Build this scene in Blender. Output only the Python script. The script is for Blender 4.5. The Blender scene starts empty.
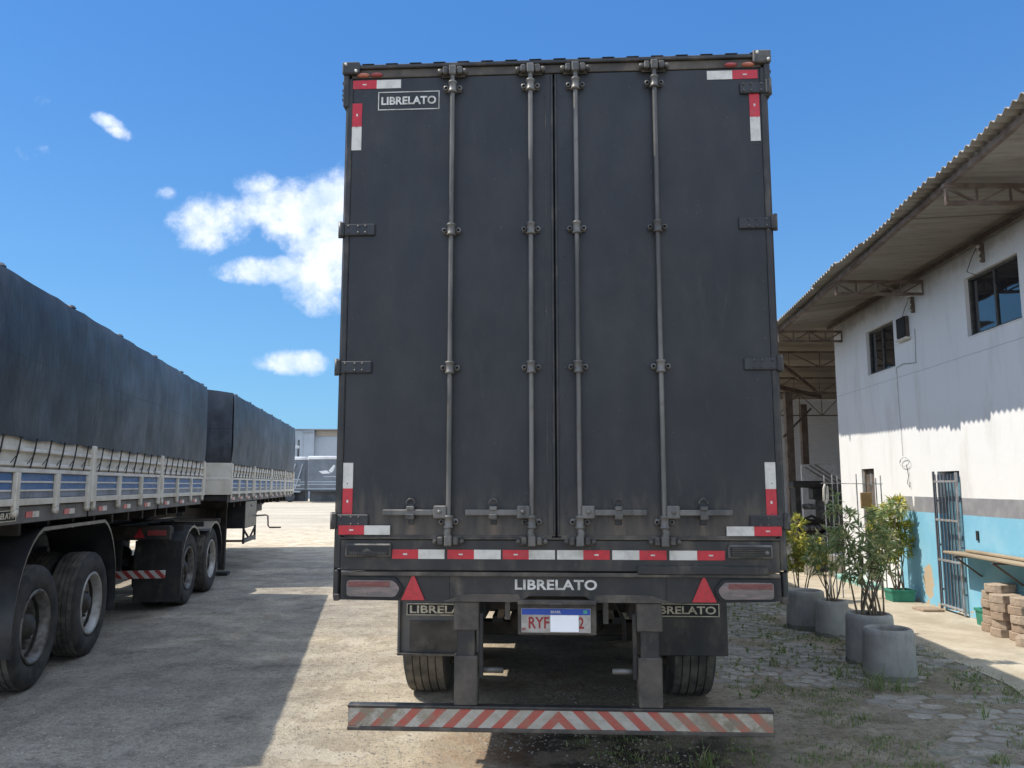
import bpy, bmesh, math, random
from mathutils import Vector, Matrix, noise
random.seed(7)
R = math.radians
S = bpy.context.scene
COL = S.collection
# ------------------------------------------------------------------ camera
H = 1.709
cam = bpy.data.objects.new('camera', bpy.data.cameras.new('camera')); COL.objects.link(cam)
cam.location = (0, 0, H)
cam.rotation_euler = (math.pi/2 + .126, 0, 0)
cam.data.sensor_width = 36; cam.data.lens = 36*800/1024
cam.data.clip_start = .05; cam.data.clip_end = 1500
S.camera = cam
# ------------------------------------------------------------------ light
SUN_DIR = Vector((1, -.085, -1.545)).normalized()        # the way the light travels
SUN_EL = math.asin(-SUN_DIR.z)
SUN_AZ = math.atan2(-SUN_DIR.x, -SUN_DIR.y)             # clockwise from +Y
sun = bpy.data.objects.new('sun', bpy.data.lights.new('sun', 'SUN')); COL.objects.link(sun)
sun.data.energy = 4.0; sun.data.angle = R(.53); sun.data.color = (1, .93, .82)
sun.rotation_euler = SUN_DIR.to_track_quat('-Z', 'Y').to_euler()
S.view_settings.view_transform = 'Standard'; S.view_settings.look = 'None'
S.view_settings.exposure = 0.46; S.view_settings.gamma = 1
S.view_settings.use_curve_mapping = False
W = bpy.data.worlds.new('World'); S.world = W; W.use_nodes = True
SKY_STRENGTH = .108

class NT:
    """tiny helper to write node trees"""
    def __init__(s, tree): s.t = tree; s.n = tree.nodes; s.l = tree.links
    def node(s, typ, **kw):
        n = s.n.new(typ)
        for k, v in kw.items(): setattr(n, k, v)
        return n
    def put(s, sock, v):
        if isinstance(v, bpy.types.NodeSocket): s.l.new(v, sock)
        elif v is not None:
            if sock.type == 'RGBA' and len(v) == 3: v = (*v, 1)
            sock.default_value = v
    def m(s, op, a, b=None, c=None, clamp=False):
        n = s.node('ShaderNodeMath', operation=op, use_clamp=clamp)
        s.put(n.inputs[0], a)
        if b is not None: s.put(n.inputs[1], b)
        if c is not None: s.put(n.inputs[2], c)
        return n.outputs[0]
    def mix(s, f, a, b):
        n = s.node('ShaderNodeMix', data_type='RGBA')
        s.put(n.inputs[0], f); s.put(n.inputs[6], a); s.put(n.inputs[7], b)
        return n.outputs[2]
    def ramp(s, f, a, b):           # smoothstep a..b
        n = s.node('ShaderNodeMapRange', interpolation_type='SMOOTHSTEP')
        s.put(n.inputs[0], f); n.inputs[1].default_value = a; n.inputs[2].default_value = b
        return n.outputs[0]
    def noise(s, vec, scale=1., detail=3., rough=.55, sc=(1, 1, 1)):
        mp = s.node('ShaderNodeMapping'); s.put(mp.inputs[0], vec); mp.inputs[3].default_value = sc
        n = s.node('ShaderNodeTexNoise'); s.l.new(mp.outputs[0], n.inputs['Vector'])
        n.inputs['Scale'].default_value = scale; n.inputs['Detail'].default_value = detail; n.inputs['Roughness'].default_value = rough
        return n.outputs[0]
    def coord(s): return s.node('ShaderNodeTexCoord').outputs['Object']
    def world(s): return s.node('ShaderNodeNewGeometry').outputs['Position']
    def xyz(s, v):
        n = s.node('ShaderNodeSeparateXYZ'); s.put(n.inputs[0], v); return n.outputs

def build_world():
    t = NT(W.node_tree); t.n.clear()
    out = t.node('ShaderNodeOutputWorld'); bg = t.node('ShaderNodeBackground')
    sky = t.node('ShaderNodeTexSky', sky_type='NISHITA')
    sky.sun_disc = False; sky.sun_elevation = SUN_EL; sky.sun_rotation = SUN_AZ
    sky.altitude = 30; sky.air_density = 1.25; sky.dust_density = .35; sky.ozone_density = 2.2
    d = t.node('ShaderNodeTexCoord').outputs['Generated']
    x, y, z = t.xyz(d)
    yy = t.m('MAXIMUM', y, .05)
    u = t.m('DIVIDE', x, yy); v = t.m('DIVIDE', z, yy)
    cv = t.node('ShaderNodeCombineXYZ'); t.put(cv.inputs[0], u); t.put(cv.inputs[1], v)
    # cloud lobes: pixel centre, half sizes, strength
    lobes = [(213, 223, 40, 27, 1.), (268, 208, 30, 22, .72), (306, 215, 46, 34, 1.), (345, 226, 55, 55, 1.1), (272, 270, 50, 14, .92), (326, 276, 44, 34, .95),
             (258, 184, 22, 13, .66), (400, 250, 70, 50, 1.), (294, 363, 36, 12, 1.), (108, 121, 17, 8, .85), (118, 131, 15, 8, .75), (165, 194, 12, 8, .62), (33, 150, 16, 12, .5), (44, 103, 10, 9, .45)]
    cs, sn = math.cos(.126), math.sin(.126)
    tot = None
    for px, py, a, b, k in lobes:
        A, B = (px-512)/800, (384-py)/800
        D = cs - B*sn; cu, cvv = A/D, (sn + B*cs)/D
        du = t.m('MULTIPLY', t.m('SUBTRACT', u, cu), 870/a); dv = t.m('MULTIPLY', t.m('SUBTRACT', v, cvv), 870/b)
        if (px, py) in ((108, 121), (118, 131)):
            dv = t.m('ADD', dv, t.m('MULTIPLY', du, .75))
        r2 = t.m('ADD', t.m('MULTIPLY', du, du), t.m('MULTIPLY', dv, dv))
        f = t.m('MULTIPLY', t.m('MAXIMUM', t.m('SUBTRACT', 1, t.m('MULTIPLY', r2, .42)), 0), k)
        tot = f if tot is None else t.m('MAXIMUM', tot, f)
    nz = t.noise(cv.outputs[0], 17, 10, .63)
    n2 = t.noise(cv.outputs[0], 45, 6, .6)
    val = t.m('ADD', tot, t.m('MULTIPLY', t.m('SUBTRACT', nz, .5), 1.9))
    val = t.m('ADD', val, t.m('MULTIPLY', t.m('SUBTRACT', n2, .5), .55))
    val = t.m('MULTIPLY', val, t.ramp(tot, .0, .18))
    mask = t.m('MULTIPLY', t.ramp(val, .20, 1.0), .96)
    mask = t.m('MULTIPLY', mask, t.ramp(y, .05, .15))
    # added unseen bright cloud, overhead and behind the camera, to lift the shade
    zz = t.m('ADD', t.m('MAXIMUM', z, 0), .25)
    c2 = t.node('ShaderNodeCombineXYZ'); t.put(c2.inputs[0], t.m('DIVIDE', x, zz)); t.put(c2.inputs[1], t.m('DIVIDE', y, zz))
    fill_cloud = t.ramp(t.noise(c2.outputs[0], 1.5, 8, .58), .40, .56)
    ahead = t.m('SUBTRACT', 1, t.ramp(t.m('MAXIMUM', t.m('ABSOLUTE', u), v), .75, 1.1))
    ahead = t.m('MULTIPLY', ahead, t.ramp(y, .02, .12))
    fill_cloud = t.m('MULTIPLY', t.m('MULTIPLY', fill_cloud, t.m('SUBTRACT', 1, ahead)), .9)
    shade = t.ramp(t.noise(cv.outputs[0], 22, 5, .6), .35, .62)
    cloud = t.mix(shade, (5.2, 6.2, 8.2), (7.4, 7.8, 8.6))
    # deepen the saturation slightly, as the phone did
    hs = t.node('ShaderNodeHueSaturation'); hs.inputs['Saturation'].default_value = 1.10; hs.inputs['Value'].default_value = 1.0
    t.l.new(sky.outputs[0], hs.inputs['Color'])
    tint = t.node('ShaderNodeMix', data_type='RGBA', blend_type='MULTIPLY'); tint.inputs[0].default_value = 1
    t.l.new(hs.outputs[0], tint.inputs[6]); tint.inputs[7].default_value = (.40, .70, .96, 1)
    base = t.mix(t.ramp(z, .0, .55), (1.8, 3.8, 6.4), (.66, 2.1, 5.4))
    blue = t.mix(.55, tint.outputs[2], base)
    c = t.mix(mask, blue, cloud)
    c = t.mix(fill_cloud, c, t.mix(shade, (9.0, 11.0, 14.6), (13.6, 14.5, 16.2)))
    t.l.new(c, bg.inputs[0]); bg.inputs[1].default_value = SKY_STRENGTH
    t.l.new(bg.outputs[0], out.inputs[0])
build_world()

# ------------------------------------------------------------------ materials
MATS = {}
def new_mat(name):
    m = bpy.data.materials.new(name); m.use_nodes = True; MATS[name] = m
    t = NT(m.node_tree); p = t.n['Principled BSDF']
    return m, t, p
def bump(t, p, h, strength=.3, dist=.01):
    b = t.node('ShaderNodeBump'); b.inputs['Strength'].default_value = strength; b.inputs['Distance'].default_value = dist
    t.put(b.inputs['Height'], h); t.l.new(b.outputs[0], p.inputs['Normal'])
def mat(name, c1, c2=None, rough=.6, metal=0., scale=4., lo=.4, hi=.65, sc=(1, 1, 1), bmp=0., bscale=60, bdist=.004, dust=None, dustf=(.5, .75), dustsc=(1, 1, 1), dscale=3, spec=.5, world=False, rv=.12):
    m, t, p = new_mat(name)
    co = t.world() if world else t.coord()
    base = c1
    if c2 is not None:
        base = t.mix(t.ramp(t.noise(co, scale, 6, .6, sc), lo, hi), c1, c2)
    if dust is not None:
        f = t.ramp(t.noise(co, dscale, 7, .62, dustsc), *dustf)
        base = t.mix(t.m('MULTIPLY', f, .75), base, dust)
    t.put(p.inputs['Base Color'], base)
    t.put(p.inputs['Roughness'], t.m('ADD', t.m('MULTIPLY', t.noise(co, 9, 5), rv*2), rough-rv, clamp=True))
    p.inputs['Metallic'].default_value = metal
    p.inputs['Specular IOR Level'].default_value = spec
    if bmp: bump(t, p, t.noise(co, bscale, 5, .6), bmp, bdist)
    return m
DUST = (.16, .135, .10)
mat('black_paint', (.013, .014, .017), (.030, .030, .031), .44, 0, 2.2, .35, .7, (3, 1, .35), .05, 30, .003, dust=(.10, .09, .075), dustf=(.56, .85), dustsc=(5, 1, .5), dscale=2.5)
mat('frame_paint', (.016, .016, .016), (.036, .033, .029), .5, 0, 4, .4, .7, (1, 1, 1), .15, 80, .002, dust=(.13, .105, .078), dustf=(.50, .78), dustsc=(1.5, 1, .8), dscale=5)
mat('dusty_black', (.038, .034, .030), (.085, .072, .058), .75, 0, 4, .35, .65, (1, 1, 1), .2, 60, .003, dust=(.17, .145, .11), dustf=(.45, .75), dscale=6)
mat('chassis', (.012, .012, .012), (.05, .04, .03), .7, 0, 5, .4, .7, dust=(.09, .075, .05), dustf=(.5, .8))
mat('bar_steel', (.065, .063, .058), (.165, .155, .14), .48, .25, 6, .35, .65, (1, 1, .25), .15, 90, .001, dust=(.10, .085, .06), dustf=(.55, .75), dscale=9)
mat('steel_dark', (.045, .044, .042), (.11, .10, .085), .5, .3, 14, .35, .65, bmp=.2, bscale=120, bdist=.001)
mat('rubber', (.018, .018, .018), (.055, .050, .043), .85, 0, 7, .35, .7, bmp=.2, bscale=90, bdist=.002, dust=(.10, .088, .07), dustf=(.5, .8))
mat('tread_rubber', (.055, .050, .044), (.14, .125, .10), .9, 0, 8, .35, .65, bmp=.3, bscale=70, bdist=.003)
mat('rim', (.19, .18, .165), (.07, .06, .05), .55, .35, 8, .4, .65, dust=(.07, .055, .04), dustf=(.5, .7), dscale=10)
mat('rim_pale', (.42, .41, .38), (.28, .26, .23), .5, .3, 8, dust=(.12, .10, .08), dustf=(.55, .8), dscale=9)
mat('rim_dark', (.055, .048, .04), (.03, .026, .022), .6, .2, 8)
mat('red_tape', (.50, .020, .032), (.38, .018, .028), .35, 0, 30, .4, .7, dust=(.22, .11, .09), dustf=(.56, .8), dscale=11)
mat('white_tape', (.60, .575, .51), (.44, .42, .37), .4, 0, 14, .4, .75, dust=(.27, .235, .185), dustf=(.52, .8), dscale=9)
mat('lettering', (.62, .60, .55), (.40, .38, .33), .6, 0, 12)
mat('cream_lettering', (.66, .60, .46), (.42, .37, .28), .65, 0, 18)
mat('lens_red', (.15, .045, .042), (.22, .09, .08), .28, 0, 12, .4, .7, (1, 1, 6))
mat('lens_grey', (.13, .115, .105), (.22, .165, .15), .3, 0, 9, .4, .65, (1, 1, 7))
mat('lens_orange', (.45, .15, .09), (.35, .12, .08), .3, 0, 20)
mat('reflector_red', (.48, .030, .040), (.36, .03, .035), .3, 0, 40)
mat('reflector_dusty', (.32, .05, .05), (.22, .05, .045), .4, 0, 30)
mat('plate_white', (.38, .35, .31), (.27, .245, .205), .5, 0, 18)
mat('plate_patch', (.88, .88, .88), None, .5)
mat('plate_blue', (.015, .06, .32), None, .4)
mat('plate_red', (.25, .02, .02), None, .5)
mat('plate_green', (.05, .30, .22), None, .5)
mat('stone', (.34, .31, .26), (.20, .18, .15), .9, 0, 3, bmp=.4, bscale=50, bdist=.004)
mat('cream_paint', (.66, .63, .55), (.54, .50, .41), .6, 0, 3.5, .35, .7, bmp=.05, dust=(.32, .27, .19), dustf=(.55, .8), dscale=4)
mat('pale_paint', (.68, .66, .61), (.56, .53, .46), .55, 0, 5, dust=(.30, .26, .2), dustf=(.58, .82))
mat('blue_board', (.045, .13, .31), (.10, .18, .32), .55, 0, 5, .4, .7, (1, 1, 4), dust=(.22, .23, .24), dustf=(.5, .8))
mat('grey_board', (.22, .25, .30), (.14, .16, .19), .6, 0, 5)
mat('skirt', (.10, .098, .095), (.15, .14, .125), .6, 0, 4)
mat('strap', (.02, .02, .02), None, .8)
mat('fender', (.020, .021, .024), (.04, .04, .04), .38, 0, 4, dust=(.08, .075, .07), dustf=(.6, .85))
mat('rust', (.105, .070, .052), (.19, .145, .12), .8, 0, 5, .4, .65, bmp=.2, bscale=60, bdist=.002, dust=(.22, .19, .16), dustf=(.55, .8))
mat('rust_grey', (.10, .075, .06), (.16, .13, .11), .75, 0, 5)
mat('grille_steel', (.42, .43, .45), (.26, .24, .22), .5, .3, 12)
mat('dark_inside', (.02, .021, .024), (.035, .035, .04), .8, 0, 3)
mat('wood', (.36, .29, .20), (.24, .19, .13), .8, 0, 5, .35, .65, (1, .25, 1), .2, 60, .002)
mat('green_plastic', (.012, .19, .125), (.03, .25, .17), .45, 0, 8)
mat('soil', (.06, .045, .032), (.12, .09, .06), .95, 0, 20, bmp=.6, bscale=60, bdist=.01)
mat('bark', (.16, .12, .08), (.25, .2, .14), .9, 0, 18, bmp=.4, bscale=60)
mat('aluminium', (.36, .36, .36), (.22, .21, .2), .4, .5, 10)
mat('white_plastic', (.62, .63, .64), (.5, .5, .5), .5, 0, 10)
mat('teal_ledge', (.18, .42, .37), (.30, .45, .40), .7, 0, 6)
mat('machine_black', (.02, .02, .022), (.05, .045, .04), .5, .2, 8)
mat('machine_grey', (.16, .16, .16), (.08, .075, .07), .5, .3, 8)
mat('ochre_board', (.34, .21, .08), (.25, .16, .07), .7, 0, 10)
mat('far_grey', (.20, .23, .26), (.26, .29, .32), .8, 0, .4, world=True)
mat('far_grey_light', (.33, .37, .41), (.27, .31, .35), .8, 0, .3, world=True)
mat('far_beige', (.32, .28, .23), (.26, .23, .2), .85, 0, .5, world=True)
mat('far_white', (.68, .69, .70), (.5, .5, .5), .7, 0, .5, world=True)
mat('far_tarp', (.11, .13, .155), (.15, .17, .19), .7, 0, .8, world=True)
mat('far_dark', (.05, .058, .066), (.08, .09, .1), .8, 0, 1, world=True)

def make_door():
    m, t, p = new_mat('door_paint'); co = t.coord(); x, y, z = t.xyz(co)
    c = t.mix(t.ramp(t.noise(co, 2.4, 8, .65, (1.5, 1, .9)), .35, .70), (.009, .010, .012), (.022, .022, .022))
    c = t.mix(t.m('MULTIPLY', t.ramp(t.noise(co, 3.2, 7, .7, (3, 1, .6)), .55, .80), .35), c, (.070, .066, .060))
    # fine grime and specks
    sp = t.m('GREATER_THAN', t.noise(co, 55, 2, .5), .752)
    c = t.mix(t.m('MULTIPLY', sp, .35), c, (.14, .125, .10))
    # road dirt rising from the sill, and brown runs under the handle catches
    low = t.ramp(t.m('ADD', z, t.m('MULTIPLY', t.noise(co, 4, 6, .7, (3, 1, .6)), -.8)), 1.30, .90)
    c = t.mix(t.m('MULTIPLY', low, .7), c, (.115, .092, .068))
    run = None
    for xc in (-.847, -.365, .355, .836, -1.15, 1.15):
        a = t.m('SUBTRACT', 1, t.m('DIVIDE', t.m('ABSOLUTE', t.m('SUBTRACT', x, xc)), .045), clamp=True)
        run = a if run is None else t.m('MAXIMUM', run, a)
    run = t.m('MULTIPLY', t.m('MULTIPLY', run, t.ramp(z, 1.58, 1.52)), t.ramp(t.noise(co, 12, 5, .7, (1.5, 1, .4)), .3, .6))
    c = t.mix(t.m('MULTIPLY', run, .75), c, (.17, .12, .085))
    t.put(p.inputs['Base Color'], c)
    t.put(p.inputs['Roughness'], t.m('ADD', .34, t.m('MULTIPLY', t.noise(co, 3, 7, .65, (1, 1, .6)), .3)))
    bump(t, p, t.m('ADD', t.noise(co, 1.6, 3), t.m('MULTIPLY', t.noise(co, 60, 3), .03)), .25, .02)
make_door()
def make_tarp():
    m, t, p = new_mat('tarp'); co = t.coord()
    a = t.ramp(t.noise(co, 1.0, 7, .65, (1, .8, .75)), .40, .66)
    b = t.ramp(t.noise(co, 2.2, 7, .7, (1, 1.2, .50)), .48, .72)
    base = t.mix(a, (.018, .022, .029), (.062, .075, .095))
    base = t.mix(t.m('MULTIPLY', b, .5), base, (.115, .13, .15))
    z = t.xyz(co)[2]
    seam = t.m('LESS_THAN', t.m('ABSOLUTE', t.m('SUBTRACT', z, t.m('ADD', 2.66, t.m('MULTIPLY', t.noise(co, .9, 3), .08)))), .007)
    base = t.mix(t.m('MULTIPLY', seam, .6), base, (.012, .014, .018))
    t.put(p.inputs['Base Color'], base)
    t.put(p.inputs['Roughness'], t.m('ADD', .38, t.m('MULTIPLY', t.noise(co, 3, 5), .3)))
    bump(t, p, t.m('ADD', t.noise(co, 3, 6, .6, (1, 1.2, .6)), t.m('MULTIPLY', t.noise(co, 40, 3), .05)), .35, .04)
make_tarp()
def make_stripes():
    m, t, p = new_mat('stripe_board'); co = t.coord()
    x, y, z = t.xyz(co)
    ax = t.m('ABSOLUTE', t.m('SUBTRACT', x, .003))
    q = t.m('SUBTRACT', ax, t.m('MULTIPLY', t.m('SUBTRACT', .452, z), 1.05))
    fr = t.m('FRACT', t.m('ADD', t.m('DIVIDE', q, .1385), 10.0))
    red = t.m('LESS_THAN', t.m('ABSOLUTE', t.m('SUBTRACT', fr, .78)), .235)
    cen = t.m('LESS_THAN', q, -.105)
    red = t.m('MULTIPLY', red, t.m('SUBTRACT', 1, cen))
    right = t.m('MULTIPLY', t.ramp(x, .45, .75), .55)
    rc = t.mix(right, (.37, .075, .055), (.44, .16, .10))
    wc = t.mix(right, (.39, .37, .32), (.43, .39, .29))
    base = t.mix(red, wc, rc)
    d1 = t.ramp(t.noise(co, 7, 9, .75, (1, 1, 1.3)), .40, .62)
    edge = t.m('ADD', .42, t.m('MULTIPLY', t.ramp(ax, .55, .95), .6))
    base = t.mix(t.m('MULTIPLY', d1, edge), base, (.20, .17, .12))
    sc = t.ramp(t.noise(co, 38, 6, .7, (1, 1, 2.2)), .60, .66)
    base = t.mix(t.m('MULTIPLY', sc, t.m('MULTIPLY', edge, .9)), base, (.12, .10, .085))
    mid = t.m('LESS_THAN', t.m('ABSOLUTE', t.m('SUBTRACT', z, .405)), .0009)
    base = t.mix(t.m('MULTIPLY', mid, .35), base, (.2, .18, .15))
    t.put(p.inputs['Base Color'], base); p.inputs['Roughness'].default_value = .45
make_stripes()
def make_glass():
    m, t, p = new_mat('window_glass')
    p.inputs['Base Color'].default_value = (.012, .015, .02, 1); p.inputs['Roughness'].default_value = .03
    p.inputs['IOR'].default_value = 1.9
    bump(t, p, t.noise(t.coord(), 1.3, 2), .25, .01)
make_glass()
def make_wall():
    m, t, p = new_mat('office_wall'); co = t.coord(); x, y, z = t.xyz(co)
    n1 = t.noise(co, 1.4, 6, .65, (1, 1.6, .35))
    white = t.mix(t.ramp(n1, .48, .74), (.80, .80, .79), (.68, .67, .64))
    dirt = t.ramp(t.noise(co, 3, 8, .7, (1, 3.0, .22)), .62, .80)
    white = t.mix(t.m('MULTIPLY', dirt, .5), white, (.42, .38, .33))
    top = t.m('MULTIPLY', t.ramp(t.m('ADD', z, t.m('MULTIPLY', t.noise(co, 3, 6, .7), .6)), 4.75, 5.0), .7)
    white = t.mix(top, white, (.42, .38, .33))
    # horizontal crack
    cz = t.m('ADD', t.m('ADD', 3.37, t.m('MULTIPLY', t.m('SUBTRACT', t.noise(co, 1.2, 4), .5), .05)), 0)
    crack = t.m('LESS_THAN', t.m('ABSOLUTE', t.m('SUBTRACT', z, cz)), .005)
    white = t.mix(t.m('MULTIPLY', crack, .45), white, (.25, .25, .26))
    blue = t.mix(t.ramp(t.noise(co, 2.2, 6, .6), .4, .7), (.205, .49, .66), (.27, .54, .69))
    pn = t.noise(co, 7, 6, .65)
    # peeled beige patch and small flakes
    py = t.m('DIVIDE', t.m('SUBTRACT', y, 11.72), .17); pz = t.m('DIVIDE', t.m('SUBTRACT', z, .34), .28)
    rr = t.m('ADD', t.m('ADD', t.m('MULTIPLY', py, py), t.m('MULTIPLY', pz, pz)), t.m('MULTIPLY', t.m('SUBTRACT', pn, .5), 2.4))
    patch = t.m('LESS_THAN', rr, .8)
    low = t.m('LESS_THAN', z, t.m('ADD', .02, t.m('MULTIPLY', t.ramp(pn, .45, .75), .16)))
    blue = t.mix(t.m('MAXIMUM', patch, low), blue, (.50, .40, .28))
    smear = t.m('MULTIPLY', t.ramp(t.noise(co, 4, 7, .7, (1, .5, 2)), .58, .72), .35)
    blue = t.mix(smear, blue, (.42, .58, .62))
    grey = t.mix(t.ramp(t.noise(co, 5, 5), .4, .7), (.24, .24, .255), (.31, .31, .32))
    wob = t.m('MULTIPLY', t.m('SUBTRACT', t.noise(co, 2, 4), .5), .012)
    zz = t.m('ADD', z, wob)
    chip = t.m('LESS_THAN', t.m('ABSOLUTE', t.m('SUBTRACT', y, 12.05)), t.m('ADD', .012, t.m('MULTIPLY', t.m('SUBTRACT', z, 1.38), .15)))
    isgrey = t.m('MULTIPLY', t.m('GREATER_THAN', zz, 1.325), t.m('LESS_THAN', zz, 1.545))
    isgrey = t.m('MULTIPLY', isgrey, t.m('SUBTRACT', 1, t.m('MULTIPLY', chip, t.m('GREATER_THAN', z, 1.40))))
    isblue = t.m('LESS_THAN', zz, 1.325)
    near = t.m('LESS_THAN', y, 12.66)
    c = t.mix(t.m('MULTIPLY', isgrey, near), white, grey)
    c = t.mix(t.m('MULTIPLY', isblue, near), c, blue)
    t.put(p.inputs['Base Color'], c); p.inputs['Roughness'].default_value = .8
    bump(t, p, t.m('ADD', t.noise(co, 3, 5), t.m('MULTIPLY', t.noise(co, 70, 4), .12)), .35, .02)
make_wall()
def make_roofsheet():
    m, t, p = new_mat('roof_sheet'); co = t.coord(); x, y, z = t.xyz(co)
    k = t.m('FLOOR', t.m('DIVIDE', y, 1.05))
    wn = t.node('ShaderNodeTexWhiteNoise', noise_dimensions='1D'); t.put(wn.inputs['W'], k)
    c = t.mix(wn.outputs[0], (.20, .183, .16), (.335, .31, .275))
    st = t.ramp(t.noise(co, 2.2, 8, .7, (.5, 4, 1)), .42, .70)
    c = t.mix(t.m('MULTIPLY', st, .6), c, (.20, .165, .125))
    s2 = t.ramp(t.noise(co, 6, 5, .7, (.3, 3, 1)), .45, .7)
    c = t.mix(t.m('MULTIPLY', s2, .4), c, (.16, .13, .10))
    lap = t.m('LESS_THAN', t.m('ABSOLUTE', t.m('SUBTRACT', t.m('FRACT', t.m('DIVIDE', y, 1.05)), .5)), .008)
    c = t.mix(t.m('MULTIPLY', lap, .6), c, (.07, .06, .05))
    t.put(p.inputs['Base Color'], c); p.inputs['Roughness'].default_value = .9
    bump(t, p, t.noise(co, 25, 6, .65), .4, .01)
make_roofsheet()
def make_shedwall():
    m, t, p = new_mat('shed_wall'); co = t.coord()
    br = t.node('ShaderNodeTexBrick'); mp = t.node('ShaderNodeMapping'); t.put(mp.inputs[0], co)
    mp.inputs[2].default_value = (R(90), 0, 0); t.l.new(mp.outputs[0], br.inputs[0])
    br.inputs['Scale'].default_value = 2.5; br.inputs['Mortar Size'].default_value = .012
    br.inputs['Color1'].default_value = (.72, .74, .78, 1); br.inputs['Color2'].default_value = (.66, .68, .72, 1); br.inputs['Mortar'].default_value = (.60, .61, .65, 1)
    t.put(p.inputs['Base Color'], br.outputs[0]); p.inputs['Roughness'].default_value = .9
make_shedwall()
def make_concrete_ring():
    m, t, p = new_mat('ring_concrete'); co = t.world(); x, y, z = t.xyz(co)
    c = t.mix(t.ramp(t.noise(co, 4, 6, .6), .35, .7), (.27, .26, .24), (.36, .345, .32))
    st = t.ramp(t.noise(co, 3, 7, .7, (2, 2, .6)), .52, .70)
    c = t.mix(t.m('MULTIPLY', st, .5), c, (.13, .125, .115))
    lowd = t.m('LESS_THAN', z, t.m('MULTIPLY', t.noise(co, 6, 5), .10))
    c = t.mix(t.m('MULTIPLY', lowd, .6), c, (.10, .09, .06))
    t.put(p.inputs['Base Color'], c); p.inputs['Roughness'].default_value = .85
    bump(t, p, t.m('ADD', t.noise(co, 60, 6, .7), t.m('MULTIPLY', t.noise(co, 9, 4), .8)), .4, .006)
make_concrete_ring()
def make_paver(name='paver'):
    m, t, p = new_mat(name); co = t.world()
    isl = t.node('ShaderNodeNewGeometry').outputs['Random Per Island']
    c = t.mix(isl, (.26, .24, .21), (.40, .37, .32))
    c = t.mix(t.ramp(t.noise(co, 6, 7, .7), .45, .7), c, (.19, .165, .125))
    c = t.mix(t.m('MULTIPLY', t.ramp(t.noise(co, 2.3, 6, .7), .50, .66), .6), c, (.11, .115, .07))
    c = t.mix(t.m('MULTIPLY', t.ramp(t.noise(co, 30, 6, .7), .52, .66), .6), c, (.12, .105, .085))
    t.put(p.inputs['Base Color'], c); p.inputs['Roughness'].default_value = .92
    bump(t, p, t.noise(co, 70, 6, .7), .5, .006)
make_paver()
def make_brickblock():
    m, t, p = new_mat('paver_block'); co = t.coord()
    oi = t.node('ShaderNodeObjectInfo').outputs['Random']
    c = t.mix(oi, (.34, .25, .18), (.44, .36, .28))
    c = t.mix(t.ramp(t.noise(co, 14, 6, .7), .45, .7), c, (.24, .18, .13))
    t.put(p.inputs['Base Color'], c); p.inputs['Roughness'].default_value = .92
    bump(t, p, t.noise(co, 90, 5, .7), .6, .006)
make_brickblock()
def make_leaf(name, a, b, yel, ym=.25):
    m, t, p = new_mat(name)
    isl = t.node('ShaderNodeNewGeometry').outputs['Random Per Island']
    c = t.mix(isl, a, b)
    y = t.m('GREATER_THAN', t.m('FRACT', t.m('MULTIPLY', isl, 17.3)), 1-ym)
    c = t.mix(y, c, yel)
    t.put(p.inputs['Base Color'], c); p.inputs['Roughness'].default_value = .5
    p.inputs['Specular IOR Level'].default_value = .35
    tr = t.node('ShaderNodeBsdfTranslucent'); t.put(tr.inputs[0], c)
    mx = t.node('ShaderNodeMixShader'); mx.inputs[0].default_value = .45
    t.l.new(p.outputs[0], mx.inputs[1]); t.l.new(tr.outputs[0], mx.inputs[2])
    t.l.new(mx.outputs[0], t.n['Material Output'].inputs[0])
make_leaf('leaf_green', (.17, .26, .10), (.38, .45, .21), (.58, .56, .28), .3)
make_leaf('leaf_yellow', (.20, .26, .06), (.40, .41, .09), (.60, .54, .12), .4)
make_leaf('grass_blade', (.12, .18, .055), (.24, .30, .11), (.38, .35, .20), .25)

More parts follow.
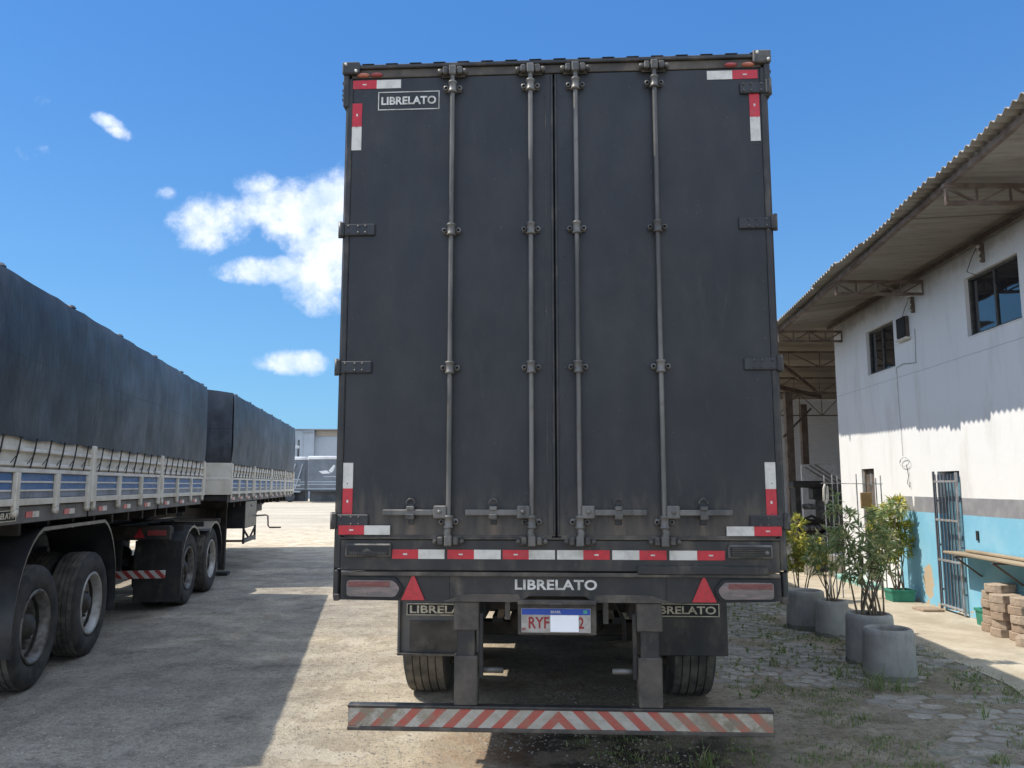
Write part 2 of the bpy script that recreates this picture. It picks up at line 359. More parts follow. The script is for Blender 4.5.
def make_ground():
    m, t, p = new_mat('ground_dirt'); co = t.world(); x, y, z = t.xyz(co)
    big = t.noise(co, .5, 8, .62); mid = t.noise(co, 2.3, 8, .68); fin = t.noise(co, 16, 8, .72); grit = t.noise(co, 48, 5, .75)
    dust = t.mix(t.ramp(mid, .38, .62), (.46, .385, .28), (.64, .55, .41))
    dust = t.mix(t.m('MULTIPLY', t.ramp(fin, .50, .64), .75), dust, (.29, .235, .165))
    dust = t.mix(t.m('MULTIPLY', t.ramp(grit, .58, .68), .5), dust, (.22, .185, .14))
    # thin concrete-like smooth worn patches
    worn = t.ramp(t.noise(co, 2.1, 6, .6, (1, 1, 1)), .55, .575)
    dust = t.mix(t.m('MULTIPLY', worn, .75), dust, (.66, .585, .46))
    # greyer gravel lane beside the parked trucks
    lane = t.m('MULTIPLY', t.ramp(t.m('MULTIPLY', x, -1), .6, 2.2), t.ramp(big, .30, .55))
    gravel = t.mix(t.ramp(mid, .38, .62), (.27, .245, .205), (.39, .355, .295))
    gravel = t.mix(t.m('MULTIPLY', t.ramp(fin, .50, .62), .7), gravel, (.17, .155, .13))
    coarse = t.noise(co, 26, 4, .8)
    gravel = t.mix(t.m('MULTIPLY', t.ramp(coarse, .56, .62), .8), gravel, (.50, .465, .40))
    gravel = t.mix(t.m('MULTIPLY', t.ramp(coarse, .44, .38), .75), gravel, (.13, .12, .105))
    gravel = t.mix(t.m('MULTIPLY', t.ramp(grit, .54, .62), .8), gravel, (.50, .465, .40))
    gravel = t.mix(t.m('MULTIPLY', t.ramp(grit, .46, .38), .7), gravel, (.13, .12, .10))
    lane = t.m('MULTIPLY', lane, t.m('SUBTRACT', 1, t.ramp(y, 17, 24)))
    c = t.mix(t.m('MULTIPLY', lane, .8), dust, gravel)
    trk = t.ramp(t.noise(co, 2.6, 6, .6, (1.6, .10, 1)), .54, .64)
    c = t.mix(t.m('MULTIPLY', trk, t.m('MULTIPLY', lane, .18)), c, (.15, .138, .12))
    # oily dark stains
    oil = t.ramp(t.noise(co, 1.1, 8, .76, (1, 1.3, 1)), .53, .64)
    c = t.mix(t.m('MULTIPLY', oil, t.m('MULTIPLY', lane, .55)), c, (.10, .092, .08))
    # under and right of the big trailer : damp soil with grass
    rgt = t.m('ADD', x, t.m('MULTIPLY', t.m('SUBTRACT', mid, .5), .8))
    wet = t.m('MULTIPLY', t.ramp(rgt, -.35, .05), t.m('SUBTRACT', 1, t.ramp(rgt, 4.1, 4.5)))
    wet = t.m('MULTIPLY', wet, t.m('SUBTRACT', 1, t.ramp(y, 14, 19)))
    soil = t.mix(t.ramp(mid, .35, .65), (.30, .245, .18), (.47, .40, .31))
    soil = t.mix(t.m('MULTIPLY', t.ramp(fin, .47, .64), .7), soil, (.17, .135, .095))
    soil = t.mix(t.m('MULTIPLY', t.ramp(grit, .54, .62), .6), soil, (.48, .44, .37))
    green = t.m('MULTIPLY', t.ramp(t.noise(co, 3.4, 7, .7), .50, .66), t.ramp(x, .6, 1.6))
    soil = t.mix(t.m('MULTIPLY', green, .5), soil, (.10, .115, .055))
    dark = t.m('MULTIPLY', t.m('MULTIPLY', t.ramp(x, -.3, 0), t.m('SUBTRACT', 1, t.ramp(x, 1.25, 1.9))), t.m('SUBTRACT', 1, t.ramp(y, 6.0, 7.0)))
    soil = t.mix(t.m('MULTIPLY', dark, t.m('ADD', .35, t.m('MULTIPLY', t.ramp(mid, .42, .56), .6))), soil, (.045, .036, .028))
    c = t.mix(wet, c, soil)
    # reddish damp strip at the sunlit edge
    red = t.m('MULTIPLY', t.m('MULTIPLY', t.ramp(x, -.75, -.3), t.m('SUBTRACT', 1, t.ramp(x, -.1, .3))), t.m('SUBTRACT', 1, t.ramp(y, 5.7, 6.0)))
    c = t.mix(t.m('MULTIPLY', red, t.m('MULTIPLY', t.ramp(mid, .38, .58), .6)), c, (.30, .175, .10))
    # far yard: pale sunlit sand
    c = t.mix(t.m('MULTIPLY', t.ramp(y, 24, 40), .75), c, t.mix(t.ramp(t.noise(co, .25, 7, .65, (.4, 1.5, 1)), .4, .6), (.33, .30, .245), (.44, .40, .33)))
    t.put(p.inputs['Base Color'], c); p.inputs['Roughness'].default_value = .95; p.inputs['Specular IOR Level'].default_value = .2
    h = t.m('ADD', t.m('MULTIPLY', mid, .8), t.m('ADD', t.m('MULTIPLY', fin, .5), t.m('MULTIPLY', grit, .34)))
    h = t.m('ADD', h, t.m('MULTIPLY', worn, -.10))
    bump(t, p, h, 1.0, .07)
make_ground()
def make_path():
    m, t, p = new_mat('path_concrete'); co = t.world()
    mid = t.noise(co, 1.6, 8, .65); fin = t.noise(co, 20, 6, .7)
    c = t.mix(t.ramp(mid, .35, .68), (.36, .31, .235), (.50, .445, .355))
    c = t.mix(t.m('MULTIPLY', t.ramp(fin, .5, .7), .4), c, (.28, .235, .175))
    ed = t.ramp(t.noise(co, 3, 7, .7), .58, .68)
    c = t.mix(t.m('MULTIPLY', ed, .5), c, (.24, .22, .19))
    t.put(p.inputs['Base Color'], c); p.inputs['Roughness'].default_value = .93; p.inputs['Specular IOR Level'].default_value = .2
    bump(t, p, t.m('ADD', mid, t.m('MULTIPLY', fin, .3)), .6, .02)
make_path()

# ------------------------------------------------------------------ mesh helpers
class MB:
    def __init__(s): s.v = []; s.f = []; s.mi = []; s.sm = []; s.mats = []
    def idx(s, m):
        if m not in s.mats: s.mats.append(m)
        return s.mats.index(m)
    def add(s, vs, fs, m=None, smooth=False):
        o = len(s.v); s.v += [tuple(v) for v in vs]; k = s.idx(m)
        for f in fs: s.f.append(tuple(i+o for i in f)); s.mi.append(k); s.sm.append(smooth)
    def box(s, x0, x1, y0, y1, z0, z1, m=None, bev=0., rot=None, piv=None):
        b = bmesh.new(); bmesh.ops.create_cube(b, size=1)
        c = Vector(((x0+x1)/2, (y0+y1)/2, (z0+z1)/2))
        for v in b.verts: v.co = Vector((v.co.x*(x1-x0), v.co.y*(y1-y0), v.co.z*(z1-z0)))
        if bev: bmesh.ops.bevel(b, geom=list(b.edges), offset=bev, segments=1, affect='EDGES')
        b.verts.index_update()
        vs = []
        for v in b.verts:
            q = v.co + c
            if rot is not None:
                pv = Vector(piv) if piv is not None else c
                q = rot @ (q - pv) + pv
            vs.append(q)
        s.add(vs, [[v.index for v in f.verts] for f in b.faces], m)
        b.free(); return s
    def bar(s, a, b, w, h=None, m=None):          # rectangular bar between two points
        a, b = Vector(a), Vector(b); h = h or w
        d = (b-a); L = d.length; q = d.to_track_quat('Y', 'Z').to_matrix()
        c = (a+b)/2
        vs = [q @ Vector((sx*w/2, sy*L/2, sz*h/2)) + c for sx in (-1, 1) for sy in (-1, 1) for sz in (-1, 1)]
        s.add(vs, [(0, 1, 3, 2), (4, 6, 7, 5), (0, 4, 5, 1), (2, 3, 7, 6), (0, 2, 6, 4), (1, 5, 7, 3)], m); return s
    def tube(s, pts, r, m=None, n=8, cap=True, r2=None):
        pts = [Vector(p) for p in pts]; rings = []; prev = None
        for i, p in enumerate(pts):
            d = (pts[min(i+1, len(pts)-1)] - pts[max(i-1, 0)]).normalized()
            if prev is None:
                a = Vector((0, 0, 1)) if abs(d.z) < .9 else Vector((1, 0, 0))
                u = d.cross(a).normalized()
            else:
                u = (prev - d*prev.dot(d)).normalized()
            prev = u; w = d.cross(u)
            rr = r + ((r2 if r2 is not None else r) - r)*i/max(1, len(pts)-1)
            rings.append([p + (u*math.cos(2*math.pi*k/n) + w*math.sin(2*math.pi*k/n))*rr for k in range(n)])
        vs = [v for q in rings for v in q]; fs = []
        for i in range(len(rings)-1):
            for k in range(n):
                fs.append((i*n+k, i*n+(k+1) % n, (i+1)*n+(k+1) % n, (i+1)*n+k))
        s.add(vs, fs, m, True)
        if cap: s.add(rings[0], [tuple(range(n))[::-1]], m); s.add(rings[-1], [tuple(range(n))], m)
        return s
    def lathe(s, prof, c, axis='Z', n=32, m=None, smooth=True, closed=False):   # prof: (radius, height)
        c = Vector(c); vs = []
        for r, h in prof:
            for k in range(n):
                a = 2*math.pi*k/n; p = (r*math.cos(a), r*math.sin(a), h)
                if axis == 'X': p = (h, p[0], p[1])
                elif axis == 'Y': p = (p[0], h, p[1])
                vs.append(Vector(p)+c)
        fs = []; P = len(prof)
        for i in range(P if closed else P-1):
            j = (i+1) % P
            for k in range(n): fs.append((i*n+k, i*n+(k+1) % n, j*n+(k+1) % n, j*n+k))
        s.add(vs, fs, m, smooth); return s
    def prism(s, poly, y0, y1, m=None, plane='XZ'):    # polygon extruded along the remaining axis
        n = len(poly)
        def P(a, b, h): return (a, h, b) if plane == 'XZ' else ((h, a, b) if plane == 'YZ' else (a, b, h))
        vs = [P(a, b, y0) for a, b in poly] + [P(a, b, y1) for a, b in poly]
        s.add(vs, [tuple(range(n)), tuple(range(2*n-1, n-1, -1))] + [(i, (i+1) % n, n+(i+1) % n, n+i) for i in range(n)], m); return s
    def build(s, name, m=None, parent=None, rec=True):
        me = bpy.data.meshes.new(name); me.from_pydata(s.v, [], s.f)
        for q in s.mats: me.materials.append(MATS[q or m] if (q or m) else None)
        me.polygons.foreach_set('material_index', s.mi); me.polygons.foreach_set('use_smooth', s.sm)
        if rec:
            b = bmesh.new(); b.from_mesh(me); bmesh.ops.recalc_face_normals(b, faces=b.faces); b.to_mesh(me); b.free()
        me.update()
        o = bpy.data.objects.new(name, me); COL.objects.link(o)
        if parent: o.parent = parent
        return o
def rounded(P, r, n=4):
    out = []; N = len(P)
    for i in range(N):
        a, b, c = Vector(P[i-1]), Vector(P[i]), Vector(P[(i+1) % N])
        u, v = (a-b).normalized(), (c-b).normalized()
        for k in range(n+1):
            f = k/n; p = b + u*r*(1-f)**2 + v*r*f**2
            out.append((p.x, p.y))
    return out
def tag(o, label=None, cat=None, group=None, kind=None):
    if label: o['label'] = label
    if cat: o['category'] = cat
    if group: o['group'] = group
    if kind: o['kind'] = kind
    return o
def thing(name, label, cat, loc=(0, 0, 0), rz=0., group=None):
    o = bpy.data.objects.new(name, None); COL.objects.link(o); o.location = loc; o.rotation_euler = (0, 0, rz)
    o.empty_display_size = .2
    return tag(o, label, cat, group)
def children(o): return [c for c in bpy.data.objects if c.parent == o]
def copy_tree(o, parent=None):
    c = o.copy(); COL.objects.link(c); c.parent = parent
    for ch in children(o): copy_tree(ch, c)
    return c
def text(s, name, width, height, m, parent, loc, rot=(math.pi/2, 0, 0), bold=.0, depth=.0015, space=1.):
    """letters as real thin solids; scaled to the measured width and height"""
    cu = bpy.data.curves.new(name, 'FONT'); cu.body = s; cu.size = 1; cu.align_x = 'CENTER'; cu.align_y = 'CENTER'
    cu.offset = bold; cu.extrude = .01; cu.space_character = space; cu.resolution_u = 3
    ob = bpy.data.objects.new(name, cu); COL.objects.link(ob)
    me = bpy.data.meshes.new_from_object(ob.evaluated_get(bpy.context.evaluated_depsgraph_get()))
    bpy.data.objects.remove(ob)
    xs = [v.co.x for v in me.vertices]; ys = [v.co.y for v in me.vertices]
    w, h = max(xs)-min(xs), max(ys)-min(ys); cx, cy = (max(xs)+min(xs))/2, (max(ys)+min(ys))/2
    for v in me.vertices: v.co = ((v.co.x-cx)*width/w, (v.co.y-cy)*height/h, v.co.z/.01*depth)
    me.materials.clear(); me.materials.append(MATS[m])
    o = bpy.data.objects.new(name, me); COL.objects.link(o); o.parent = parent; o.location = loc; o.rotation_euler = rot
    return o
def struct(o): o['kind'] = 'structure'; return o

# ------------------------------------------------------------------ ground
g = MB(); Q = 400
g.add([(-Q, -60, 0), (Q, -60, 0), (Q, 900, 0), (-Q, 900, 0)], [(0, 1, 2, 3)], 'ground_dirt')
struct(g.build('ground'))
def pnoise(x, y, s=1.): return noise.noise(Vector((x*s, y*s, 3.7)))
# concrete path along the building, ragged left edge
def wallx(Y): return 5.26 + .0595*Y
g = MB(); vs = []; fs = []
N = 60
for i in range(N+1):
    Y = -2 + 17*i/N
    xl = 4.12 + .09*(Y-6) + .10*pnoise(0, Y, 1.3) + .05*pnoise(2, Y, 5)
    for j in range(7):
        x = xl + (wallx(Y)-xl)*j/6
        vs.append((x, Y, .006 + (.014 if j else 0) + .004*pnoise(x, Y, 1.)))
for i in range(N):
    for j in range(6): fs.append((i*7+j, i*7+j+1, (i+1)*7+j+1, (i+1)*7+j))
g.add(vs, fs, 'path_concrete', True)
struct(g.build('path'))
# interlocking stone paving, half sunk in the soil
def pavers():
    g = MB(); s = .136
    for r in range(-10, 62):
        for q in range(-2, 18):
            x = 1.5 + q*s*2*.87 + (r % 2)*s*.87; y = 5.0 + r*s*1.0
            in1 = y > 7.25 + .35*pnoise(x, 0, 1.1) and y < 12.9 and x > 1.55 and x < 4.1+.09*(y-6)
            in2 = x > 3.0 + .3*pnoise(y, 4, 1.) - (6.6-y)*.18 and y < 6.9 and y > 3.8 and x < 4.15+.09*(y-6)
            in3 = x > 3.9 and y < 8.4 and y > 3.8 and x < 4.1+.09*(y-6)
            if not (in1 or in2 or in3): continue
            if random.random() < .09 or noise.noise(Vector((x*1.6, y*1.6, 40))) < -.28: continue
            edge = min(1, abs(y-7.3)/.8) if in1 else .35
            zt = .010 + .006*pnoise(x, y, .9) + random.uniform(-.005, .005) - .009*(1-edge)
            if zt < .001: continue
            rr = s*.93*random.uniform(.93, 1.0); a0 = R(30)+random.uniform(-.05, .05); tx, ty = random.uniform(-.02, .02), random.uniform(-.02, .02)
            top = [(x+rr*.90*math.cos(a0+k*math.pi/3), y+rr*.90*math.sin(a0+k*math.pi/3)*.62*1.0) for k in range(6)]
            bot = [(x+rr*math.cos(a0+k*math.pi/3), y+rr*math.sin(a0+k*math.pi/3)*.62) for k in range(6)]
            vs = [(a, b, zt+(a-x)*tx+(b-y)*ty) for a, b in top] + [(a, b, zt-.010) for a, b in bot] + [(a, b, -.03) for a, b in bot]
            fs = [tuple(range(6))]
            for k in range(6): fs += [(k, k+6, (k+1) % 6+6, (k+1) % 6), (k+6, k+12, (k+1) % 6+12, (k+1) % 6+6)]
            g.add(vs, fs, 'paver')
    struct(g.build('pavement'))
pavers()

# ------------------------------------------------------------------ the big black trailer
TY = .056
TR = thing('semi_trailer', 'tall black box semi trailer seen from behind, doors closed, filling the centre', 'trailer', (.259, 4.702, 0), -TY)
def make_trailer():
    T = TR; L = 14.0; BW = 1.285
    b = MB()
    b.box(-BW+.01, BW-.01, .11, L, 1.24, 4.26, 'black_paint', .01)
    for k in range(34):                                       # side ribs
        y = .35 + k*.41
        for sx in (-1, 1): b.box(sx*(BW-.012)-.008, sx*(BW-.012)+.008, y, y+.05, 1.4, 4.2, 'black_paint')
    b.build('cargo_body', 'black_paint', T)
    r = MB(); r.box(-BW-.005, BW+.005, .035, L, 4.262, 4.312, 'frame_paint', .006)
    r.build('roof', 'frame_paint', T)
    f = MB()                                                    # rear portal
    for sx in (-1, 1):
        f.box(sx*1.277-.018, sx*1.277+.018, -.02, .10, 1.23, 4.25, 'frame_paint', .006)
        f.box(sx*1.300-.005, sx*1.300+.005, .0, .05, 1.06, 4.05, 'frame_paint', .003)
    f.box(-1.27, 1.27, .055, .10, 4.20, 4.255, 'frame_paint', .004)
    f.build('rear_frame', 'frame_paint', T)
    hd = MB()                                                   # rain hood above the doors
    hd.box(-1.275, 1.275, -.034, .03, 4.306, 4.332, 'frame_paint', .005)
    hd.box(-1.27, 1.27, -.014, .02, 4.252, 4.306, 'dusty_black', .003)
    for k in range(17): hd.box(-1.2+k*.15, -1.2+k*.15+.075, -.037, -.01, 4.332, 4.335, 'frame_paint')
    hd.build('hood', 'frame_paint', T)
    for sx in (-1, 1):
        c = MB(); c.box(sx*1.270-.055, sx*1.270+.055, -.045, .06, 4.268, 4.350, 'steel_dark' if sx > 0 else 'frame_paint', .008)
        c.box(sx*1.300-.018, sx*1.300+.018, -.03, .04, 4.06, 4.268, 'frame_paint', .005)
        for dx, dz in ((-.03, .065), (.035, .02)): c.lathe([(0, -.054), (.009, -.054), (.009, -.04)], (sx*1.270+dx, .0, 4.264+dz), 'Y', 8, 'lettering')
        for dz in (.03, .06, .09, .14): c.box(sx*1.320-.004, sx*1.320+.004, -.025, -.0, 4.07+dz, 4.085+dz, 'frame_paint')
        c.build('corner_cap', 'frame_paint', T)
    # ---- doors
    doors = {}
    for sx, x0, x1 in ((-1, -1.262, -.006), (1, .004, 1.262)):
        d = MB(); d.box(x0, x1, -.012, .05, 1.412, 4.249, 'door_paint', .006)
        # edge seal strips
        xm = x1 if sx < 0 else x0
        d.box(xm-.014 if sx < 0 else xm, xm if sx < 0 else xm+.014, -.020, -.012, 1.43, 4.24, 'frame_paint', .002)
        d.box(x0+.02, x1-.02, -.020, -.0125, 1.405, 1.422, 'dusty_black', .002)
        if sx < 0: d.box(-.055, -.048, -.0155, -.0125, 1.43, 4.24, 'frame_paint')
        rv = d                                                  # rivets
        for zz in [1.55+.17*k for k in range(16)]:
            for xx in ((x0+.05, x1-.03) if sx > 0 else (x0+.03, x1-.05)):
                rv.lathe([(0, -.0165), (.0035, -.016), (.0045, -.012)], (xx, 0, zz), 'Y', 6, 'steel_dark')
        dr = d.build('door', 'black_paint', T); doors[sx] = dr
        for zc in ((4.115, 3.263, 2.412, 1.504) if sx > 0 else (3.263, 2.412, 1.504)):                # hinges
            hm = MB(); zc_ = zc
            a, c_ = (1.10, 1.296)
            if zc > 4: a = 1.135
            X0, X1 = (sx*a, sx*c_) if sx > 0 else (sx*c_, sx*a)
            hm.box(X0, X1, -.030, -.0125, zc-.036, zc+.036, 'black_paint', .005)
            hm.box(min(sx*1.285, sx*1.310), max(sx*1.285, sx*1.310), -.045, .01, zc-.045, zc+.045, 'frame_paint', .006)
            for xx in (1.155, 1.20, 1.26):
                for dz in (-.02, .02): hm.lathe([(0, -.036), (.007, -.036), (.007, -.03)], (sx*xx, 0, zc+dz), 'Y', 6, 'steel_dark')
            hm.lathe([(0, -.05), (.013, -.05), (.013, .05), (0, .05)], (sx*1.312, -.025, zc), 'Z', 10, 'steel_dark')
            hm.build('hinge', 'frame_paint', dr)
    # ---- locking bars
    for xb, hs in ((-.625, -1), (-.143, -1), (.133, 1), (.614, 1)):
        bm_ = MB(); bm_.tube([(xb, -.052, 1.40), (xb, -.052, 4.262)], .0145, 'bar_steel', 14)
        bar = bm_.build('locking_bar', 'bar_steel', T)
        for zz in (4.155, 3.243, 2.400, 1.500):
            k = MB()
            k.lathe([(.018, -.038), (.027, -.036), (.030, -.028), (.024, -.022), (.024, .022), (.030, .028), (.027, .036), (.018, .038)], (xb, -.052, zz), 'Z', 14, 'bar_steel')
            k.box(xb-.054, xb+.054, -.028, -.0125, zz-.018, zz+.018, 'bar_steel', .005)
            for s2 in (-1, 1):
                k.lathe([(.009, -.046), (.016, -.046), (.016, -.028), (.009, -.028)], (xb+s2*.042, 0, zz), 'Y', 10, 'bar_steel')
                k.lathe([(0, -.034), (.009, -.034)], (xb+s2*.042, 0, zz), 'Y', 10, 'strap')
            k.build('bar_bracket', 'bar_steel', bar)
        for zz, up in ((4.262, 1), (1.392, -1)):               # keepers
            k = MB()
            for s2 in (-1, 1):
                k.box(xb+s2*.044-.017, xb+s2*.044+.017, -.072, -.022, zz-.024, zz+.024, 'steel_dark', .007)
                k.lathe([(0, -.066), (.014, -.066), (.014, -.022)], (xb+s2*.078, 0, zz-.004), 'Y', 10, 'steel_dark')
            k.box(xb-.022, xb+.022, -.076, -.03, zz-.030, zz+.030, 'bar_steel', .006)
            k.box(xb-.075, xb+.075, -.028, -.021, zz-.028, zz+.028, 'steel_dark', .004)
            k.build('bar_keeper', 'steel_dark', bar)
        # handle lies toward the outer side on the left doors, towards the outer side on the right doors
        e = xb + hs*.385
        h = MB()
        zc = 1.553
        h.box(min(xb+hs*.07, e), max(xb+hs*.07, e), -.062, -.044, zc-.017, zc+.017, 'bar_steel', .005)
        h.box(min(xb+hs*.01, xb+hs*.085), max(xb+hs*.01, xb+hs*.085), -.074, -.026, zc-.034, zc+.040, 'bar_steel', .006)
        h.lathe([(0, -.084), (.012, -.084), (.012, -.07)], (xb+hs*.05, 0, zc+.004), 'Y', 10, 'bar_steel')
        h.tube([(xb, -.052, 1.46), (xb+.008*hs, -.056, 1.44), (xb, -.052, 1.41)], .021, 'bar_steel', 10)
        h.build('bar_handle', 'bar_steel', bar)
        c = MB(); xc = xb + hs*.222
        c.box(xc-.022, xc+.022, -.072, -.0125, zc+.012, zc+.036, 'bar_steel', .004)
        c.box(xc-.024, xc+.024, -.078, -.0125, zc-.040, zc-.008, 'steel_dark', .004)
        ring = [(xc+.024*math.cos(a), -.045, zc+.052+.026*math.sin(a)) for a in [math.pi*k/8 for k in range(9)]]
        c.tube(ring, .006, 'steel_dark', 6)
        c.box(xc-.018, xc+.018, -.018, -.0125, zc-.07, zc+.05, 'black_paint', .003)
        c.build('handle_catch', 'steel_dark', bar)
    # ---- reflective tape (one part per piece)
    def tape(x0, x1, z0, z1, first, y=-.0135, vert=False):
        t = MB(); a, b2 = (('red_tape', 'white_tape') if first == 'r' else ('white_tape', 'red_tape'))
        if not vert:
            xm = (x0+x1)/2; t.box(x0, xm, y-.0015, y+.001, z0, z1, a); t.box(xm, x1, y-.0015, y+.001, z0, z1, b2)
            cx_ = (x0+xm)/2 if first == 'r' else (xm+x1)/2
            t.box(cx_-.012, cx_+.012, y-.0022, y-.0012, (z0+z1)/2-.004, (z0+z1)/2+.004, 'white_tape')
        else:
            zm = (z0+z1)/2; t.box(x0, x1, y-.0015, y+.001, zm, z1, a); t.box(x0, x1, y-.0015, y+.001, z0, zm, b2)
            cz = (zm+z1)/2 if first == 'r' else (z0+zm)/2
            t.box((x0+x1)/2-.005, (x0+x1)/2+.005, y-.0022, y-.0012, cz-.008, cz+.008, 'white_tape')
        t.build('reflective_tape', 'red_tape', T)
    tape(-1.263, -.956, 4.180, 4.236, 'r'); tape(.940, 1.246, 4.178, 4.234, 'w')
    tape(-1.260, -1.199, 3.778, 4.084, 'r', vert=True); tape(1.190, 1.250, 3.778, 4.084, 'r', vert=True)
    tape(-1.258, -1.199, 1.541, 1.841, 'w', vert=True); tape(1.196, 1.256, 1.536, 1.841, 'w', vert=True)
    tape(-1.272, -.968, 1.424, 1.477, 'r', y=-.034); tape(.964, 1.272, 1.424, 1.477, 'w', y=-.034)
    for x0, x1, q in ((-.955, -.649, 'r'), (-.632, -.323, 'r'), (-.312, -.011, 'r'), (.001, .301, 'w'), (.316, .623, 'w'), (.640, .951, 'w')):
        tape(x0, x1, 1.287, 1.340, q, y=-.0245)
    # brand plate upper left
    o = MB(); lw = .005
    x0, x1, z0, z1 = -1.098, -.712, 4.036, 4.156
    for a in ((x0, x1, z0, z0+lw), (x0, x1, z1-lw, z1), (x0, x0+lw, z0+lw, z1-lw), (x1-lw, x1, z0+lw, z1-lw)):
        o.box(a[0], a[1], -.0145, -.0125, a[2], a[3], 'lettering')
    o.build('nameplate_border', 'lettering', doors[-1])
    text('LIBRELATO', 'nameplate_lettering', .345, .053, 'lettering', doors[-1], (-.905, -.0145, 4.096), bold=.026)
    # ---- marker lamps under the hood
    for x, m_ in ((-1.195, 'lens_orange'), (-1.11, 'reflector_dusty'), (1.085, 'reflector_dusty'), (1.19, 'lens_orange')):
        k = MB(); k.lathe([(0, -.036), (.025, -.034), (.038, -.026), (.040, -.015)], (0, 0, 0), 'Y', 16, m_)
        k.v = [(a*1.0+x, b2, c*.34+4.268) for a, b2, c in k.v]
        k.build('marker_lamp', m_, T)
    # ---- sill and lower bumper beam
    s_ = MB()
    s_.box(-1.262, 1.262, -.023, .08, 1.218, 1.398, 'frame_paint', .006)
    s_.box(-1.262, 1.262, -.030, .06, 1.398, 1.409, 'dusty_black', .003)
    s_.build('rear_sill', 'frame_paint', T)
    s_ = MB(); s_.box(.455, 1.19, -.040, -.0235, 1.205, 1.255, 'frame_paint', .006)
    s_.build('sill_plate', 'frame_paint', T)
    bb = MB()
    poly = [(-1.255, 1.205), (1.262, 1.205), (1.262, 1.062), (.62, 1.046), (.21, 1.046), (.16, 1.080), (-.16, 1.080), (-.21, 1.050), (-.62, 1.046), (-1.255, 1.052)]
    bb.prism(poly, -.014, .10, 'frame_paint')
    for x in (-.62, .62): bb.box(x-.002, x+.002, -.0165, -.012, 1.05, 1.20, 'strap')
    bb.box(-1.25, 1.255, -.034, -.0145, 1.190, 1.213, 'dusty_black', .003)
    bb.prism([(-.66, 1.047), (-.55, 1.082), (-.50, 1.090), (-.22, 1.090), (-.20, 1.047)], -.020, -.0145, 'dusty_black')
    bb.prism([(.66, 1.047), (.55, 1.082), (.50, 1.090), (.22, 1.090), (.20, 1.047)], -.020, -.0145, 'dusty_black')
    bb.build('bumper_beam', 'frame_paint', T)
    text('LIBRELATO', 'bumper_lettering', .470, .058, 'lettering', T, (-.007, -.016, 1.144), bold=.028, space=1.05)
    for sx in (-1, 1):
        q = MB()                                                # post below the body corner
        q.box(sx*1.284-.014, sx*1.284+.014, -.01, .05, 1.07, 1.22, 'frame_paint', .006)
        q.box(sx*1.280-.018, sx*1.280+.018, -.02, .03, 1.045, 1.085, 'dusty_black', .006)
        q.build('corner_post', 'frame_paint', T)
        # small upper lamps in guards
        k = MB(); xa, xb = (-1.228, -.958) if sx < 0 else (.967, 1.216)
        z0, z1 = 1.296, 1.374
        k.box(xa, xb, -.045, -.0235, z0, z1, 'steel_dark' if sx < 0 else 'bar_steel', .008)
        k.box(xa+.012, xb-.012, -.050, -.046, z0+.012, z1-.012, 'strap')
        lt = k.build('rear_lamp', 'dusty_black', T)
        k = MB()
        if sx < 0:
            for i in range(22):
                xx = xa+.03+i*.0098; k.box(xx, xx+.005, -.0535, -.0502, z0+.016, z0+.032, 'steel_dark')
            k.prism([(xa+.10, z0+.033), (xa+.16, z0+.033), (xa+.13, z0+.055)], -.0535, -.0502, 'steel_dark')
        else:
            for i in range(24):
                for j in range(5): k.box(xa+.022+i*.0088, xa+.028+i*.0088, -.0535, -.0502, z0+.016+j*.0098, z0+.021+j*.0098, 'dusty_black')
            k.lathe([(0, -.056), (.010, -.056), (.012, -.050)], (xb-.034, 0, z0+.035), 'Y', 12, 'bar_steel')
        k.build('lamp_lens', 'steel_dark', lt)
        # tail lamp
        xo, xi = sx*1.232, sx*.885
        P = [(xo, 1.060), (xo, 1.182), (sx*.93, 1.182), (xi, 1.120), (sx*.92, 1.055)]
        cx_ = sum(a for a, _ in P)/5; cz_ = sum(b_ for _, b_ in P)/5
        k = MB(); k.prism(rounded(P, .022), -.036, -.0145, 'strap'); tl = k.build('tail_lamp', 'strap', T)
        k = MB()
        P2 = [(cx_+(a-cx_)*.90, cz_+(b_-cz_)*.74) for a, b_ in P]
        k.prism(rounded(P2, .020), -.044, -.0365, 'lens_grey'); k.build('lamp_lens', 'lens_grey', tl)
        k = MB(); hi = cz_+.010
        xs = sorted((cx_+(xo-cx_)*.86, cx_+(sx*.95-cx_)*.86))
        k.box(xs[0], xs[1], -.0465, -.0442, hi, hi+.030, 'lens_red', .001); k.build('red_lens', 'lens_red', tl)
        # triangular reflector
        k = MB(); xc = sx*.830
        k.prism([(xc-.068, 1.054), (xc+.068, 1.054), (xc+.006, 1.192), (xc-.006, 1.192)], -.026, -.0145, 'reflector_red')
        k.build('triangle_reflector', 'reflector_red', T)
        # support post of the underrun bar
        k = MB(); c0 = sx*.522
        k.box(c0-.072, c0+.072, -.010, .12, .885, 1.046, 'dusty_black', .006)
        k.box(c0-.054, c0+.050, .006, .10, .72, .90, 'frame_paint', .004)
        k.box(c0-.068, c0+.066, -.008, .11, .47, .742, 'dusty_black', .006)
        k.box(c0-sx*.085-.012, c0-sx*.085+.012, .0, .02, .62, .98, 'chassis', .004)
        k.lathe([(0, -.07), (.016, -.07), (.016, .07), (0, .07)], (c0-sx*.14, .05, .655), 'X', 10, 'bar_steel')
        k.build('support_post', 'dusty_black', T)
    u = MB()
    u.box(-1.196, 1.192, -.005, .045, .345, .452, 'dusty_black', .002)
    u.box(-1.198, 1.194, -.018, .05, .453, .470, 'frame_paint', .004)
    u.box(-1.198, 1.194, -.020, .05, .330, .352, 'dusty_black', .004)
    ub = u.build('underrun_bar', 'dusty_black', T)
